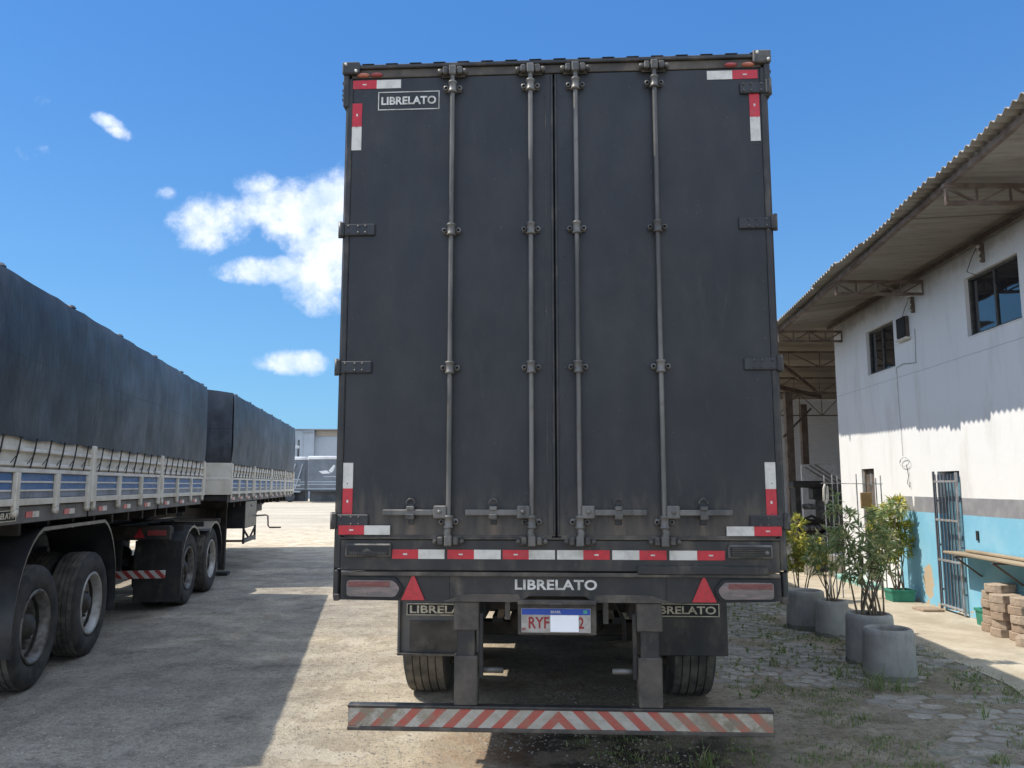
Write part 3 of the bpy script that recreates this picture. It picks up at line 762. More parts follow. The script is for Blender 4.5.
    u = MB(); u.box(-1.192, 1.188, -.0135, -.0055, .3535, .4525, 'stripe_board'); u.build('striped_board', 'stripe_board', ub)
    # licence plate
    u = MB()
    u.box(-.226, .222, -.004, .012, .862, 1.052, 'dusty_black', .006)
    u.box(-.226, .222, -.040, .0, 1.035, 1.060, 'dusty_black', .004)
    u.box(-.045, .03, -.050, -.0405, 1.036, 1.048, 'bar_steel', .003)
    pl = u.build('plate_holder', 'dusty_black', T)
    u = MB(); u.box(-.206, .190, -.009, -.0045, .876, 1.012, 'plate_white', .002); p_ = u.build('license_plate', 'plate_white', T)
    u = MB(); u.box(-.203, .187, -.0105, -.0092, .976, 1.009, 'plate_blue'); u.build('plate_band', 'plate_blue', p_)
    text('BRASIL', 'plate_lettering', .058, .015, 'lettering', p_, (-.008, -.0112, .992), bold=.012, depth=.0006)
    text('RYF', 'plate_lettering', .118, .064, 'plate_red', p_, (-.105, -.0098, .932), bold=.02, depth=.0008)
    text('2', 'plate_lettering', .032, .064, 'plate_red', p_, (.135, -.0098, .932), bold=.02, depth=.0008)
    text('BR', 'plate_lettering', .022, .013, 'plate_red', p_, (-.190, -.0098, .897), bold=.012, depth=.0006)
    u = MB(); u.box(-.040, .121, -.0128, -.0108, .882, .9745, 'plate_patch'); u.build('white_patch', 'plate_patch', p_)
    u = MB(); u.box(.148, .170, -.0112, -.0106, .984, 1.002, 'plate_green'); u.build('plate_emblem', 'plate_green', p_)
    # mudflaps
    for sx in (-1, 1):
        k = MB(); x0, x1 = (-1.222, -.60) if sx < 0 else (.60, 1.275)
        fm = 'skirt' if sx < 0 else 'frame_paint'
        k.box(x0, x1, 1.56, 1.58, .44, 1.10, fm, .004)
        if sx < 0:
            k.box(x0, x1, 1.525, 1.56, .425, .445, 'steel_dark', .004)
            k.box(x0, x0+.02, 1.53, 1.56, .445, 1.10, fm, .004)
            k.prism([(x0+.09, .68), (x0+.52, .68), (x0+.60, .58), (x0+.60, .452), (x0+.09, .452)], 1.550, 1.560, 'dusty_black')
        fl = k.build('mudflap', fm, T)
        k = MB(); a, b_ = (-1.155, -.555) if sx < 0 else (.668, 1.214)
        z0, z1 = (.722, .810) if sx < 0 else (.728, .824)
        k.box(a, b_, 1.546, 1.554, z0, z1, 'strap'); l_ = .006
        for q in ((a, b_, z0, z0+l_), (a, b_, z1-l_, z1), (a, a+l_, z0+l_, z1-l_), (b_-l_, b_, z0+l_, z1-l_)): k.box(q[0], q[1], 1.542, 1.547, q[2], q[3], 'cream_lettering')
        k.build('flap_plate', 'strap', fl)
        text('LIBRELATO', 'flap_lettering', b_-a-.05, .058, 'cream_lettering', fl, ((a+b_)/2, 1.544, (z0+z1)/2), bold=.022)
    # chassis
    for sx in (-1, 1):
        k = MB(); k.box(sx*.47-.05, sx*.47+.05, .12, L-1, .93, 1.235, 'chassis', .006); k.build('chassis_rail', 'chassis', T)
    k = MB()
    for i in range(16): k.box(-1.24, 1.24, .5+i*.85, .58+i*.85, 1.12, 1.236, 'chassis')
    k.box(-.44, .44, .35, .42, .95, 1.10, 'chassis'); k.box(-.42, .42, 1.45, 1.52, .80, .86, 'dusty_black')
    for x in (-.30, .28): k.bar((x, .2, 1.1), (x*1.3, .9, .82), .04, .02, 'dusty_black')
    k.box(-.31, -.28, .16, .20, .92, 1.04, 'bar_steel'); k.box(.27, .30, .16, .20, .90, 1.04, 'bar_steel')
    k.tube([(.33, .2, 1.05), (.40, .3, .9), (.42, .5, .74), (.35, .8, .68)], .012, 'strap', 6)
    k.tube([(-.10, .9, .98), (.25, .9, .95), (.42, 1.0, .95)], .03, 'dusty_black', 8)
    k.build('chassis_crossmembers', 'chassis', T)
    for i, y in enumerate((2.28, 3.54, 4.80)):
        k = MB(); k.box(-.95, .95, y-.06, y+.06, .46, .58, 'chassis', .01)
        for sx in (-1, 1):
            k.box(sx*.47-.04, sx*.47+.04, y-.55, y+.55, .64, .69, 'chassis')
            k.box(sx*.47-.05, sx*.47+.05, y+.52, y+.66, .60, .94, 'chassis')
            k.lathe([(0, -.12), (.09, -.12), (.11, -.05), (.11, .05), (.09, .12), (0, .12)], (sx*.28, y-.2, .62), 'Y', 16, 'chassis')
        k.build('axle', 'chassis', T)
        for sx in (-1, 1):
            for xo in (1.062,):
                w = copy_tree(WHEEL, T); w.location = (sx*(xo-.004), y, .53); w.rotation_euler = (0, 0, 0 if sx > 0 else math.pi)
    for sx in (-1, 1):
        k = MB(); k.box(sx*.75-.06, sx*.75+.06, 10.2, 10.32, .08, 1.0, 'chassis', .01); k.box(sx*.75-.14, sx*.75+.14, 10.12, 10.4, .004, .05, 'chassis', .01)
        k.build('landing_leg', 'chassis', T)

def wheel_meshes(hw=.14, Rr=.515):
    """outer side looks along +x; tyre radius .515, width .28; hub at the origin"""
    root = bpy.data.objects.new('wheel', None); COL.objects.link(root)
    prof = [(.300, -hw+.03), (.33, -hw+.005), (.38, -hw-.004), (.43, -hw-.006), (.47, -hw+.0), (Rr-.018, -hw+.014), (Rr-.005, -hw+.03)]
    xs = -hw+.03
    gw = .009; lands = 5; span = 2*(hw-.03); lw = (span-(lands-1)*gw)/lands
    x = -hw+.03
    for i in range(lands):
        x2 = x+lw; bulge = .004*(1-abs((x+x2)/2)/hw)
        prof += [(Rr+bulge-.003 if i else Rr-.004, x+.001), (Rr+bulge-.001 if i < lands-1 else Rr-.004, x2-.001)]
        if i < lands-1: prof += [(Rr-.014, x2+.001), (Rr-.014, x2+gw-.001)]
        x = x2+gw
    prof += [(Rr-.005, hw-.03), (Rr-.018, hw-.014), (.47, hw), (.43, hw+.006), (.38, hw+.004), (.33, hw-.005), (.300, hw-.03)]
    t = MB(); t.lathe(prof, (0, 0, 0), 'X', 56, 'rubber')
    for i in range(len(t.f)):
        seg = i//56
        if 6 <= seg < 6+2*lands+2*(lands-1)+1: t.mi[i] = t.idx('tread_rubber')
        t.sm[i] = not (6 <= seg < 6+2*lands+2*(lands-1)+1)
    ty = t.build('tyre', 'rubber', root)
    r = MB()
    r.lathe([(.300, hw-.028), (.315, hw-.006), (.300, hw+.004), (.285, hw-.004), (.268, hw-.03), (.258, hw-.10), (.252, hw-.125), (.225, hw-.150), (.19, hw-.130), (.165, hw-.125)], (0, 0, 0), 'X', 40, 'rim')
    r.lathe([(.300, -hw+.028), (.315, -hw+.006), (.285, -hw+.004), (.262, -hw+.04), (.255, hw-.075)], (0, 0, 0), 'X', 40, 'rim_dark')
    rm = r.build('rim', 'rim', root)
    hb = MB()
    hb.lathe([(.165, hw-.125), (.14, hw-.115), (.115, hw-.10), (.10, hw-.055), (.075, hw-.045), (.07, hw-.03), (0, hw-.028)], (0, 0, 0), 'X', 24, 'rim_dark')
    for k in range(10):
        a = 2*math.pi*k/10; hb.lathe([(0, .035), (.014, .033), (.016, 0)], (hw-.130, .19*math.cos(a), .19*math.sin(a)), 'X', 8, 'rim_dark')
    for k in range(8):                                           # hand holes
        a = 2*math.pi*(k+.5)/8; hb.lathe([(0, .002), (.024, .002)], (hw-.143, .228*math.cos(a), .228*math.sin(a)), 'X', 10, 'strap')
    hb.build('hub', 'rim_dark', root)
    return root
WHEEL = wheel_meshes(.178, .53)
make_trailer()
def drop_tree(o):
    for c in list(children(o)): bpy.data.objects.remove(c)
    bpy.data.objects.remove(o)
drop_tree(WHEEL)
WHEEL = wheel_meshes()

# ------------------------------------------------------------------ the parked grain trucks on the left
def grain_trailer(name, label, line, dirx, Y0, Y1, wheels, gates, tail=None, front=False, ztop=3.32, plaque=None, fender_double=True, extras=True):
    """local: x right, y forward from the rear of the bed, z up; the right side board lies at x = HW"""
    a = math.atan(dirx); HW = 1.28; ca = math.cos(a)
    sx, sy = line - dirx*Y0, Y0
    o = thing(name, label, 'truck trailer', (sx - HW*math.cos(a), sy - HW*math.sin(a), 0), a)
    L = (Y1-Y0)/ca
    ly = lambda Y: (Y-Y0)/ca
    b = MB(); b.box(-HW+.03, HW-.03, .0, L, 1.44, 1.52, 'chassis')
    b.box(HW-.045, HW-.012, 0, L, 1.41, 1.545, 'skirt', .004); b.box(-HW+.012, -HW+.045, 0, L, 1.41, 1.545, 'skirt', .004)
    b.build('cargo_bed', 'skirt', o)
    # tarpaulin
    zb = 2.07
    for_side = []
    t = MB(); nx = int(L/.16); nz = 12
    for s_ in (1, -1):
        vs = []
        for i in range(nx+1):
            y = L*i/nx
            for j in range(nz+1):
                z = zb + (ztop-zb)*j/nz - (.012*abs(math.sin(y*math.pi/.72)) if j == nz else 0)
                if j == 0: z += .010*math.sin(y*9.1+s_)+.012*noise.noise(Vector((y*1.3, s_, 0)))
                bulge = .035*math.sin(math.pi*j/nz)*(.6+.8*noise.noise(Vector((y*.9, z*.8, s_*3)))) + .018*noise.noise(Vector((y*3.2, z*1.2, s_)))*min(1, j/3) + .012
                vs.append((s_*(HW-.005+bulge-(.02 if j == nz else 0)), y, z))
        fs = [(i*(nz+1)+j, (i+1)*(nz+1)+j, (i+1)*(nz+1)+j+1, i*(nz+1)+j+1) for i in range(nx) for j in range(nz)]
        t.add(vs, fs, 'tarp', True)
    vs = []; nw = 10
    for i in range(nx+1):
        y = L*i/nx
        for j in range(nw+1):
            x = -1+2*j/nw
            z = ztop - (.012*abs(math.sin(y*math.pi/.72)) if abs(x) > .99 else 0) + .10*(1-x*x) - .02*abs(math.sin(y*math.pi/.72))*(1-abs(x))
            vs.append((x*(HW-.025), y, z))
    fs = [(i*(nw+1)+j, (i+1)*(nw+1)+j, (i+1)*(nw+1)+j+1, i*(nw+1)+j+1) for i in range(nx) for j in range(nw)]
    t.add(vs, fs, 'tarp', True)
    for y, s_ in ((0, -1), (L, 1)):
        vs = [(-HW, y, 1.6), (HW, y, 1.6), (HW, y, ztop), (-HW, y, ztop)]
        pr = [(-HW-.012, 1.56), (HW+.012, 1.56), (HW-.008, ztop-.004)] + [(x/10*(HW-.03), ztop+.10*(1-(x/10)**2)-.004) for x in range(9, -10, -1)] + [(-HW+.03, ztop-.004)]
        t.prism(pr, y-.008*s_-.01, y-.008*s_+.01, 'tarp')
    y = .45                                                      # bow ends pressing through on the top edge
    while y < L-.2:
        t.lathe([(0, .03), (.03, .024), (.05, 0)], (HW-.06, y, ztop+.004), 'Z', 8, 'tarp'); y += 1.44
    t.build('tarpaulin', 'tarp', o, rec=False)
    for yy in (-.022, L+.006): k = MB(); k.box(-HW-.014, HW+.016, yy, yy+.016, 1.545, 2.10, 'cream_paint', .003); k.box(-HW-.01, HW+.01, yy-.004, yy+.02, 1.80, 1.84, 'pale_paint', .003); k.build('end_board', 'cream_paint', o)
    # side gates
    for (g0, g1, npan) in gates:
        y0, y1 = ly(g0)+.05, ly(g1)-.05
        k = MB()
        k.box(HW-.028, HW-.010, y0, y1, 1.835, 2.11, 'cream_paint')
        k.box(HW-.028, HW-.012, y0, y1, 1.55, 1.835, 'grey_board')
        k.box(HW-.012, HW+.012, y0, y1, 1.808, 1.842, 'pale_paint', .004)       # rails
        k.box(HW-.012, HW+.014, y0, y1, 1.552, 1.604, 'cream_paint', .004)
        k.box(HW-.010, HW+.016, y0, y1, 1.858, 1.888, 'pale_paint', .004)
        k.box(HW-.010, HW+.016, y0, y1, 1.972, 2.000, 'pale_paint', .004)
        for q in (0,):
            pass
        gt = k.build('side_gate', 'cream_paint', o)
        w = (y1-y0)/npan
        k = MB()
        for i in range(npan):
            c0, c1 = y0+i*w+.07, y0+(i+1)*w-.07
            for zz0, zz1 in ((1.610, 1.662), (1.676, 1.730), (1.744, 1.802)):
                k.box(HW-.0115, HW-.004, c0, c1, zz0, zz1, 'blue_board' if zz0 > 1.62 else 'grey_board')
            for zz in (1.669, 1.737): k.box(HW-.0115, HW+.003, c0, c1, zz-.007, zz+.007, 'pale_paint')
        k.build('blue_slats', 'blue_board', gt)
        for i in range(npan+1):
            yy = y0+i*w; yy = min(max(yy, y0+.035), y1-.035)
            k = MB(); k.box(HW-.012, HW+.026, yy-.035, yy+.035, 1.515, 1.808, 'cream_paint', .006)
            k.lathe([(0, -.019), (.033, -.019), (.033, .019), (0, .019)], (HW+.007, yy, 1.50), 'X', 12, 'cream_paint')
            k.build('gate_stake', 'cream_paint', gt)
        # straps holding the tarp
        yy = y0+.18
        while yy < y1-.05 and label[:4] != 'dark':
            k = MB()
            k.tube([(HW+.03, yy, 2.085), (HW+.024, yy-.015, 1.98), (HW+.02, yy-.07, 1.845)], .0065, 'strap', 5)
            k.tube([(HW+.024, yy-.005, 1.96), (HW+.02, yy-.13, 1.88)], .004, 'strap', 4)
            k.lathe([(0, -.012), (.014, 0), (0, .012)], (HW+.03, yy, 2.075), 'Z', 6, 'strap')
            yy += .30
            k.build('tarp_strap', 'strap', gt)
        # reflectors on the skirt
        for i in range(npan):
            yc = y0+(i+.5)*w-.02
            k = MB(); k.box(HW-.012, HW-.008, yc-.13, yc, 1.452, 1.500, 'red_tape'); k.box(HW-.012, HW-.008, yc, yc+.13, 1.452, 1.500, 'white_tape')
            k.build('side_reflector', 'red_tape', o)
    for yy in [ly(g_[0]) for g_ in gates] + [ly(gates[-1][1])]:
        yy = min(max(yy, .045), L-.045)
        k = MB(); k.box(HW-.03, HW+.034, yy-.042, yy+.042, 1.545, 2.09, 'cream_paint', .008)
        k.box(HW-.012, HW+.0, yy-.004, yy+.004, 1.41, 1.545, 'strap')
        k.build('side_pillar', 'pale_paint', o)
    if plaque is not None:
        yc = ly(plaque)
        k = MB(); k.box(HW-.012, HW-.007, yc-.22, yc+.22, 1.435, 1.520, 'strap'); l_ = .006
        for q in ((yc-.22, yc+.22, 1.435, 1.441), (yc-.22, yc+.22, 1.514, 1.520), (yc-.22, yc-.214, 1.441, 1.514), (yc+.214, yc+.22, 1.441, 1.514)):
            k.box(HW-.007, HW-.004, *q, 'cream_lettering')
        pq = k.build('nameplate', 'strap', o)
        text('LIBRELATO', 'nameplate_lettering', .40, .045, 'cream_lettering', pq, (HW-.005, yc, 1.478), (math.pi/2, 0, math.pi/2), bold=.02)
    # chassis
    ws = [ly(Y) for Y in wheels]
    c0 = min(min(ws)-.95, 0); 
    for s_ in (-1, 1):
        k = MB(); k.box(s_*.45-.05, s_*.45+.05, c0, L-.3, 1.02, 1.18, 'chassis', .006); k.box(s_*.45-.05, s_*.45+.05, max(.02, 0), L-.02, 1.18, 1.438, 'chassis', .006)
        k.build('chassis_rail', 'chassis', o)
    k = MB()
    yy = c0+.1
    while yy < L: k.box(-1.15, 1.15, yy, yy+.06, 1.30 if yy > 0 else 1.06, 1.437 if yy > 0 else 1.14, 'chassis'); yy += .6
    k.build('chassis_crossmembers', 'chassis', o)
    for y in ws:
        k = MB(); k.box(-.9, .9, y-.06, y+.06, .45, .58, 'chassis', .01)
        for s_ in (-1, 1):
            k.box(s_*.45-.05, s_*.45+.05, y-.5, y+.5, .6, .7, 'chassis'); k.box(s_*.5-.06, s_*.5+.06, y+.45, y+.6, .62, 1.05, 'chassis')
            k.lathe([(0, -.15), (.1, -.15), (.12, 0), (.1, .15), (0, .15)], (s_*.25, y, .72), 'Y', 14, 'chassis')
        k.build('axle', 'chassis', o)
        for s_ in (-1, 1):
            for xo in (1.045, .725):
                w = copy_tree(WHEEL, o)
                if y == ws[1]:
                    for c in children(w):
                        if c.name.startswith('rim'): c.material_slots[0].link = 'OBJECT'; c.material_slots[0].material = MATS['rim_pale']
                w.location = (s_*xo, y, .515); w.rotation_euler = (random.uniform(0, 6), 0, 0 if s_ > 0 else math.pi)
    # fenders
    for s_ in (-1, 1):
        vs_ = 1.40 if fender_double else 1.0
        def arc(yc, a0, a1, n=9, r=.60): return [(yc+r*math.cos(R(a0+(a1-a0)*i/n)), .515+r*(vs_ if math.sin(R(a0+(a1-a0)*i/n)) > 0 else 1)*math.sin(R(a0+(a1-a0)*i/n))) for i in range(n+1)]
        paths = [arc(ws[0], 195, 100) + arc(ws[1], 80, -15)] if fender_double else [arc(ws[0], 200, 50), arc(ws[1], 130, -10)]
        xa, xb = (.58, 1.23) if s_ > 0 else (-1.23, -.58)
        for P in paths:
            k = MB(); vs = []; th = .012
            for (y, z) in P: vs += [(xa, y, z), (xb, y, z)]
            n = len(P)
            k.add(vs, [(2*i, 2*i+1, 2*i+3, 2*i+2) for i in range(n-1)], 'fender', True)
            k.add([(x, y, z+th) for x, y, z in vs], [(2*i, 2*i+1, 2*i+3, 2*i+2) for i in range(n-1)], 'fender', True)
            xr = xb if s_ > 0 else xa
            for i in range(n-1):
                (y0_, z0_), (y1_, z1_) = P[i], P[i+1]
                k.add([(xr, y0_, z0_-.02), (xr, y1_, z1_-.02), (xr, y1_, z1_+th), (xr, y0_, z0_+th)], [(0, 1, 2, 3)], 'fender')
                k.add([(xr-s_*.01, y0_, z0_-.02), (xr-s_*.01, y1_, z1_-.02), (xr-s_*.01, y1_, z1_), (xr-s_*.01, y0_, z0_)], [(0, 1, 2, 3)], 'fender')
            k.build('fender', 'fender', o, rec=False)
    # mudflaps and tail
    yr = ws[0]-.64
    for s_ in ((-1, 1) if front else ()): k = MB(); k.box(s_*.93-.31, s_*.93+.31, yr, yr+.015, .12, .95, 'frame_paint', .003); k.build('mudflap', 'frame_paint', o)
    yt = c0-.02
    k = MB(); k.box(-1.17, 1.17, yt-.05, yt+.03, .98, 1.17, 'chassis', .01); tb = k.build('tail_beam', 'chassis', o)
    for s_ in (-1, 1):
        k = MB(); k.prism([(s_*.78-.07, 1.01), (s_*.78+.07, 1.01), (s_*.78, 1.14)], yt-.062, yt-.0505, 'reflector_red'); k.build('triangle_reflector', 'reflector_red', tb)
        k = MB(); k.box(s_*1.0-.12, s_*1.0+.12, yt-.06, yt-.0505, 1.04, 1.11, 'reflector_dusty', .004); k.build('tail_lamp', 'reflector_dusty', tb)
    k = MB(); k.box(-1.1, 1.1, yt+.02, yt+.09, .47, .57, 'stripe_side', .004)
    for s_ in (-1, 1): k.box(s_*.5-.04, s_*.5+.04, yt+.02, yt+.08, .57, 1.02, 'chassis')
    k.build('underrun_bar', 'stripe_side', o)
    if front:
        y = 1.95
        k = MB(); k.box(HW-.62, HW-.06, y, y+1.30, .86, 1.40, 'fender', .012); k.box(HW-.060, HW-.048, y+.62, y+.74, 1.28, 1.31, 'steel_dark'); k.build('tool_box', 'fender', o)
        k = MB()
        for q in ((y, .86), (y+1.3, .86)): k.box(HW-.10, HW-.06, q[0]-.02, q[0]+.02, .56, 1.40, 'chassis')
        k.bar((HW-.08, y, .62), (HW-.08, y+1.3, .62), .05, .08, 'skirt'); k.bar((HW-.08, y, .84), (HW-.08, y+.6, .64), .03, .03, 'chassis'); k.bar((HW-.5, y, .62), (HW-.08, y, .62), .04, .04, 'chassis')
        k.bar((HW-.08, y+.7, .64), (HW-.08, y+1.3, .84), .03, .03, 'chassis')
        k.build('box_carrier', 'chassis', o)
        k = MB()
        for s_ in (-1, 1):
            k.box(s_*.88-.06, s_*.88+.06, y-.42, y-.30, .10, 1.30, 'chassis', .008); k.box(s_*.88-.14, s_*.88+.14, y-.50, y-.22, .004, .06, 'chassis', .008)
        k.build('landing_legs', 'chassis', o)
        yq = y+1.55
        k = MB(); k.tube([(HW-.12, yq-.2, 1.06), (HW+.10, yq-.0, 1.07), (HW+.14, yq+.02, 1.05), (HW+.15, yq+.03, .84), (HW+.18, yq+.04, .80), (HW+.42, yq+.05, .80)], .017, 'rust_grey', 8)
        k.build('crank_handle', 'rust_grey', o)
        k = MB(); k.lathe([(0, -.35), (.15, -.33), (.17, -.25), (.17, .25), (.15, .33), (0, .35)], (HW-.45, y+2.6, 1.16), 'Y', 18, 'chassis'); k.build('air_tank', 'chassis', o)
    return o
def make_side_stripe():
    m, t, p = new_mat('stripe_side'); co = t.coord(); x, y, z = t.xyz(co)
    fr = t.m('FRACT', t.m('ADD', t.m('DIVIDE', t.m('ADD', t.m('ABSOLUTE', x), z), .14), 10.))
    t.put(p.inputs['Base Color'], t.mix(t.m('LESS_THAN', fr, .5), (.50, .48, .44), (.33, .04, .035))); p.inputs['Roughness'].default_value = .5
make_side_stripe()
G1 = grain_trailer('grain_trailer', 'nearest tarpaulin covered grain trailer with cream side boards, its wheels at the left edge', -2.74, .174, 5.35, 13.1, (7.05, 8.42),
                   [(5.35, 7.85, 3), (7.85, 10.42, 3), (10.42, 13.1, 3)], plaque=6.05)
G2 = grain_trailer('grain_trailer', 'farther tarpaulin covered grain trailer with toolbox and crank, coupled ahead of the nearest one', -2.90, .145, 14.15, 22.9, (11.95, 13.40),
                   [(14.15, 16.5, 3), (16.5, 18.8, 3), (18.8, 21.1, 3), (21.1, 22.9, 3)], front=True, fender_double=False, ztop=3.34)
# coupling drawbar detail between the two beds: fifth wheel on the tail of the farther one
k = MB(); k.lathe([(0, .05), (.45, .05), (.48, 0), (0, 0)], (0, -1.7, 1.18), 'Z', 24, 'chassis'); k.build('fifth_wheel', 'chassis', G2)
G3 = grain_trailer('grain_trailer', 'dark trailer mostly hidden behind the two covered grain trailers at far left', -6.55, .16, 4.5, 22.0, (7.5, 8.8),
                   [(4.5, 10.2, 6), (10.2, 16.0, 6), (16.0, 22.0, 6)], ztop=3.1)
drop_tree(WHEEL)

# ------------------------------------------------------------------ office building on the right
BA = math.atan(.0595)
OB = thing('office_building', 'white two storey office block with light blue lower wall and overhanging roof', 'building', (5.26, 0, 0), -BA)
def openwall(b, y0, y1, z0, z1, holes, x, depth, m, mr=None):
    ys = sorted({y0, y1} | {h[0] for h in holes} | {h[1] for h in holes}); zs = sorted({z0, z1} | {h[2] for h in holes} | {h[3] for h in holes})
    def inh(y, z): return any(h[0] < y < h[1] and h[2] < z < h[3] for h in holes)
    for i in range(len(ys)-1):
        for j in range(len(zs)-1):
            if not inh((ys[i]+ys[i+1])/2, (zs[j]+zs[j+1])/2):
                for xx in (x, x+depth): b.add([(xx, ys[i], zs[j]), (xx, ys[i+1], zs[j]), (xx, ys[i+1], zs[j+1]), (xx, ys[i], zs[j+1])], [(0, 1, 2, 3)], m)
    for h in holes:
        c = [(h[0], h[2]), (h[1], h[2]), (h[1], h[3]), (h[0], h[3])]
        for i in range(4):
            a, d = c[i], c[(i+1) % 4]
            b.add([(x, *a), (x, *d), (x+depth, *d), (x+depth, *a)], [(0, 1, 2, 3)], mr or m)
def building():
    holes = [(8.93, 10.15, 3.60, 4.36), (12.40, 13.52, 3.56, 4.30), (13.50, 14.05, .10, 1.99), (10.62, 11.24, .03, 1.90)]
    b = MB(); openwall(b, -3, 15.1, 0, 4.74, holes, 0, .18, 'office_wall')
    b.add([(0, 15.1, 0), (.18, 15.1, 0), (.18, 15.1, 4.74), (0, 15.1, 4.74)], [(0, 1, 2, 3)], 'office_wall')
    b.add([(.18, 15.1, 0), (7, 15.1, 0), (7, 15.1, 4.74), (.18, 15.1, 4.74)], [(0, 1, 2, 3)], 'office_wall')
    b.add([(0, -3, 0), (7, -3, 0), (7, -3, 4.74), (0, -3, 4.74)], [(0, 1, 2, 3)], 'office_wall')
    b.box(.75, .80, -2.9, 15.0, 0.01, 4.6, 'dark_inside')
    b.build('wall', 'office_wall', OB, rec=False)
    # windows
    for i, (y0, y1, z0, z1) in enumerate(holes[:2]):
        f = MB(); w = .035
        for q in ((y0, y1, z0, z0+w), (y0, y1, z1-w, z1), (y0, y0+w, z0+w, z1-w), (y1-w, y1, z0+w, z1-w), ((y0+y1)/2-.02, (y0+y1)/2+.02, z0+w, z1-w)):
            f.box(.05, .10, q[0]+.001, q[1]-.001, q[2]+.001, q[3]-.001, 'steel_dark', .003)
        wi = f.build('window', 'steel_dark', OB)
        f = MB(); ym = (y0+y1)/2
        f.box(.070, .076, y0+w, ym-.02, z0+w, z1-w, 'window_glass'); f.box(.082, .088, ym+.02, y1-w, z0+w, z1-w, 'window_glass')
        f.build('pane', 'window_glass', wi)
        f = MB(); f.box(-.012, .06, y0-.0, y1+.0, z0-.02, z0-.002, 'office_wall', .004); f.build('sill', 'office_wall', wi)
    # door beyond the shrubs
    d = MB(); d.box(.06, .10, 13.52, 14.03, .11, 1.97, 'rust_grey', .004); d.box(.03, .12, 13.50, 13.54, .10, 1.98, 'wood', .003); d.box(.03, .12, 14.01, 14.045, .10, 1.98, 'wood', .003)
    dd = d.build('door', 'rust_grey', OB); dd['label'] = 'dark brown door beyond the shrubs'
    # gated doorway
    d = MB(); d.box(.10, .14, 10.84, 11.22, .04, 1.88, 'blue_door', .004); d.box(.30, .34, 10.64, 10.84, .04, 1.88, 'dark_inside')
    dd = d.build('door', 'blue_door', OB); dd['label'] = 'blue door leaf behind the barred gate'
    g = MB(); x = -.05
    for i in range(7):
        y = 10.65+i*.093; g.box(x-.008, x+.008, y-.008, y+.008, .07, 1.86, 'gate_bar')
    for z in (.10, .70, 1.24, 1.76): g.box(x-.014, x+.014, 10.62, 11.24, z-.014, z+.014, 'grille_steel', .002)
    g.box(x-.014, x+.014, 10.60, 10.62, .04, 1.88, 'grille_steel'); g.box(x-.014, x+.014, 11.24, 11.26, .04, 1.90, 'gate_bar')
    for z in (.3, .9, 1.5): g.box(x, .0, 10.600, 10.62, z-.012, z+.012, 'gate_bar'); g.box(x, .0, 11.24, 11.26, z-.012, z+.012, 'gate_bar')
    gg = g.build('gate', 'gate_bar', OB)
    # downpipe of cable, hooks, meter
    c = MB()
    c.tube([(-.012, 12.34, 3.52), (-.012, 12.33, 3.0), (-.014, 12.30, 2.35), (-.012, 12.30, 2.15)], .0035, 'grille_steel', 5)
    c.tube([(-.012, 12.35, 3.52), (-.012, 12.1, 3.55), (-.012, 11.65, 3.50), (-.012, 11.62, 4.0)], .0035, 'strap', 5)
    pts = [(-.03, 12.2+.16*math.cos(a)+.02*a/6, 2.06+.07*math.sin(a)*(1-.1*a/6)) for a in [k*.4 for k in range(32)]]
    c.tube(pts[:20], .004, 'grille_steel', 5)
    c.tube([(-.03, 12.15, 2.02), (-.02, 12.12, 1.85), (-.02, 12.18, 1.74), (-.02, 12.1, 1.68), (-.02, 12.08, 1.76)], .005, 'strap', 5)
    c.build('wall_cable', 'strap', OB)
    for yy, zz in ((9.62, 4.60), (11.62, 4.40)):
        c = MB(); c.box(-.05, -.001, yy-.02, yy+.02, zz-.16, zz+.08, 'rust_grey', .004)
        for q in range(3): c.lathe([(0, -.025), (.022, -.02), (.028, 0), (.022, .02), (0, .025)], (-.07, yy, zz-.12+.08*q), 'Z', 10, 'lettering')
        c.tube([(-.07, yy, zz+.06), (-.05, yy+.2, zz-.05), (-.07, yy+.3, zz-.2), (-.04, yy+.15, zz-.28)], .005, 'strap', 5)
        c.build('cable_insulator', 'rust_grey', OB)
    c = MB(); c.box(-.02, -.001, 10.22, 10.27, 1.02, 1.14, 'strap', .003); c.build('bell_switch', 'strap', OB)
    c = MB(); c.box(-.22, -.001, 13.35, 15.05, 0.0, .10, 'teal_ledge', .01); c.build('door_step', 'teal_ledge', OB)
mat('blue_door', (.14, .30, .38), (.10, .20, .26), .5, 0, 5)
mat('gate_bar', (.15, .16, .19), (.20, .20, .22), .5, .3, 12)
building()
# old air conditioner shell
A = thing('air_conditioner', 'small old window air conditioner jutting from the upper white wall between the windows', 'air conditioner', (5.26+.0595*11.96, 11.96, 3.90), -BA)
k = MB(); k.box(-.05, .0, -.16, .16, .02, .34, 'rust_grey', .01); k.build('casing', 'rust_grey', A)
k = MB(); k.box(-.066, -.052, -.15, .15, .04, .34, 'strap', .004)
for i in range(9): k.box(-.070, -.0665, -.14, .14, .060+i*.031, .065+i*.031, 'machine_black')
k.build('front_grille', 'strap', A)
k = MB(); k.box(-.08, .0, -.19, .19, -.01, .018, 'pale_paint', .004); k.build('bracket', 'pale_paint', A)

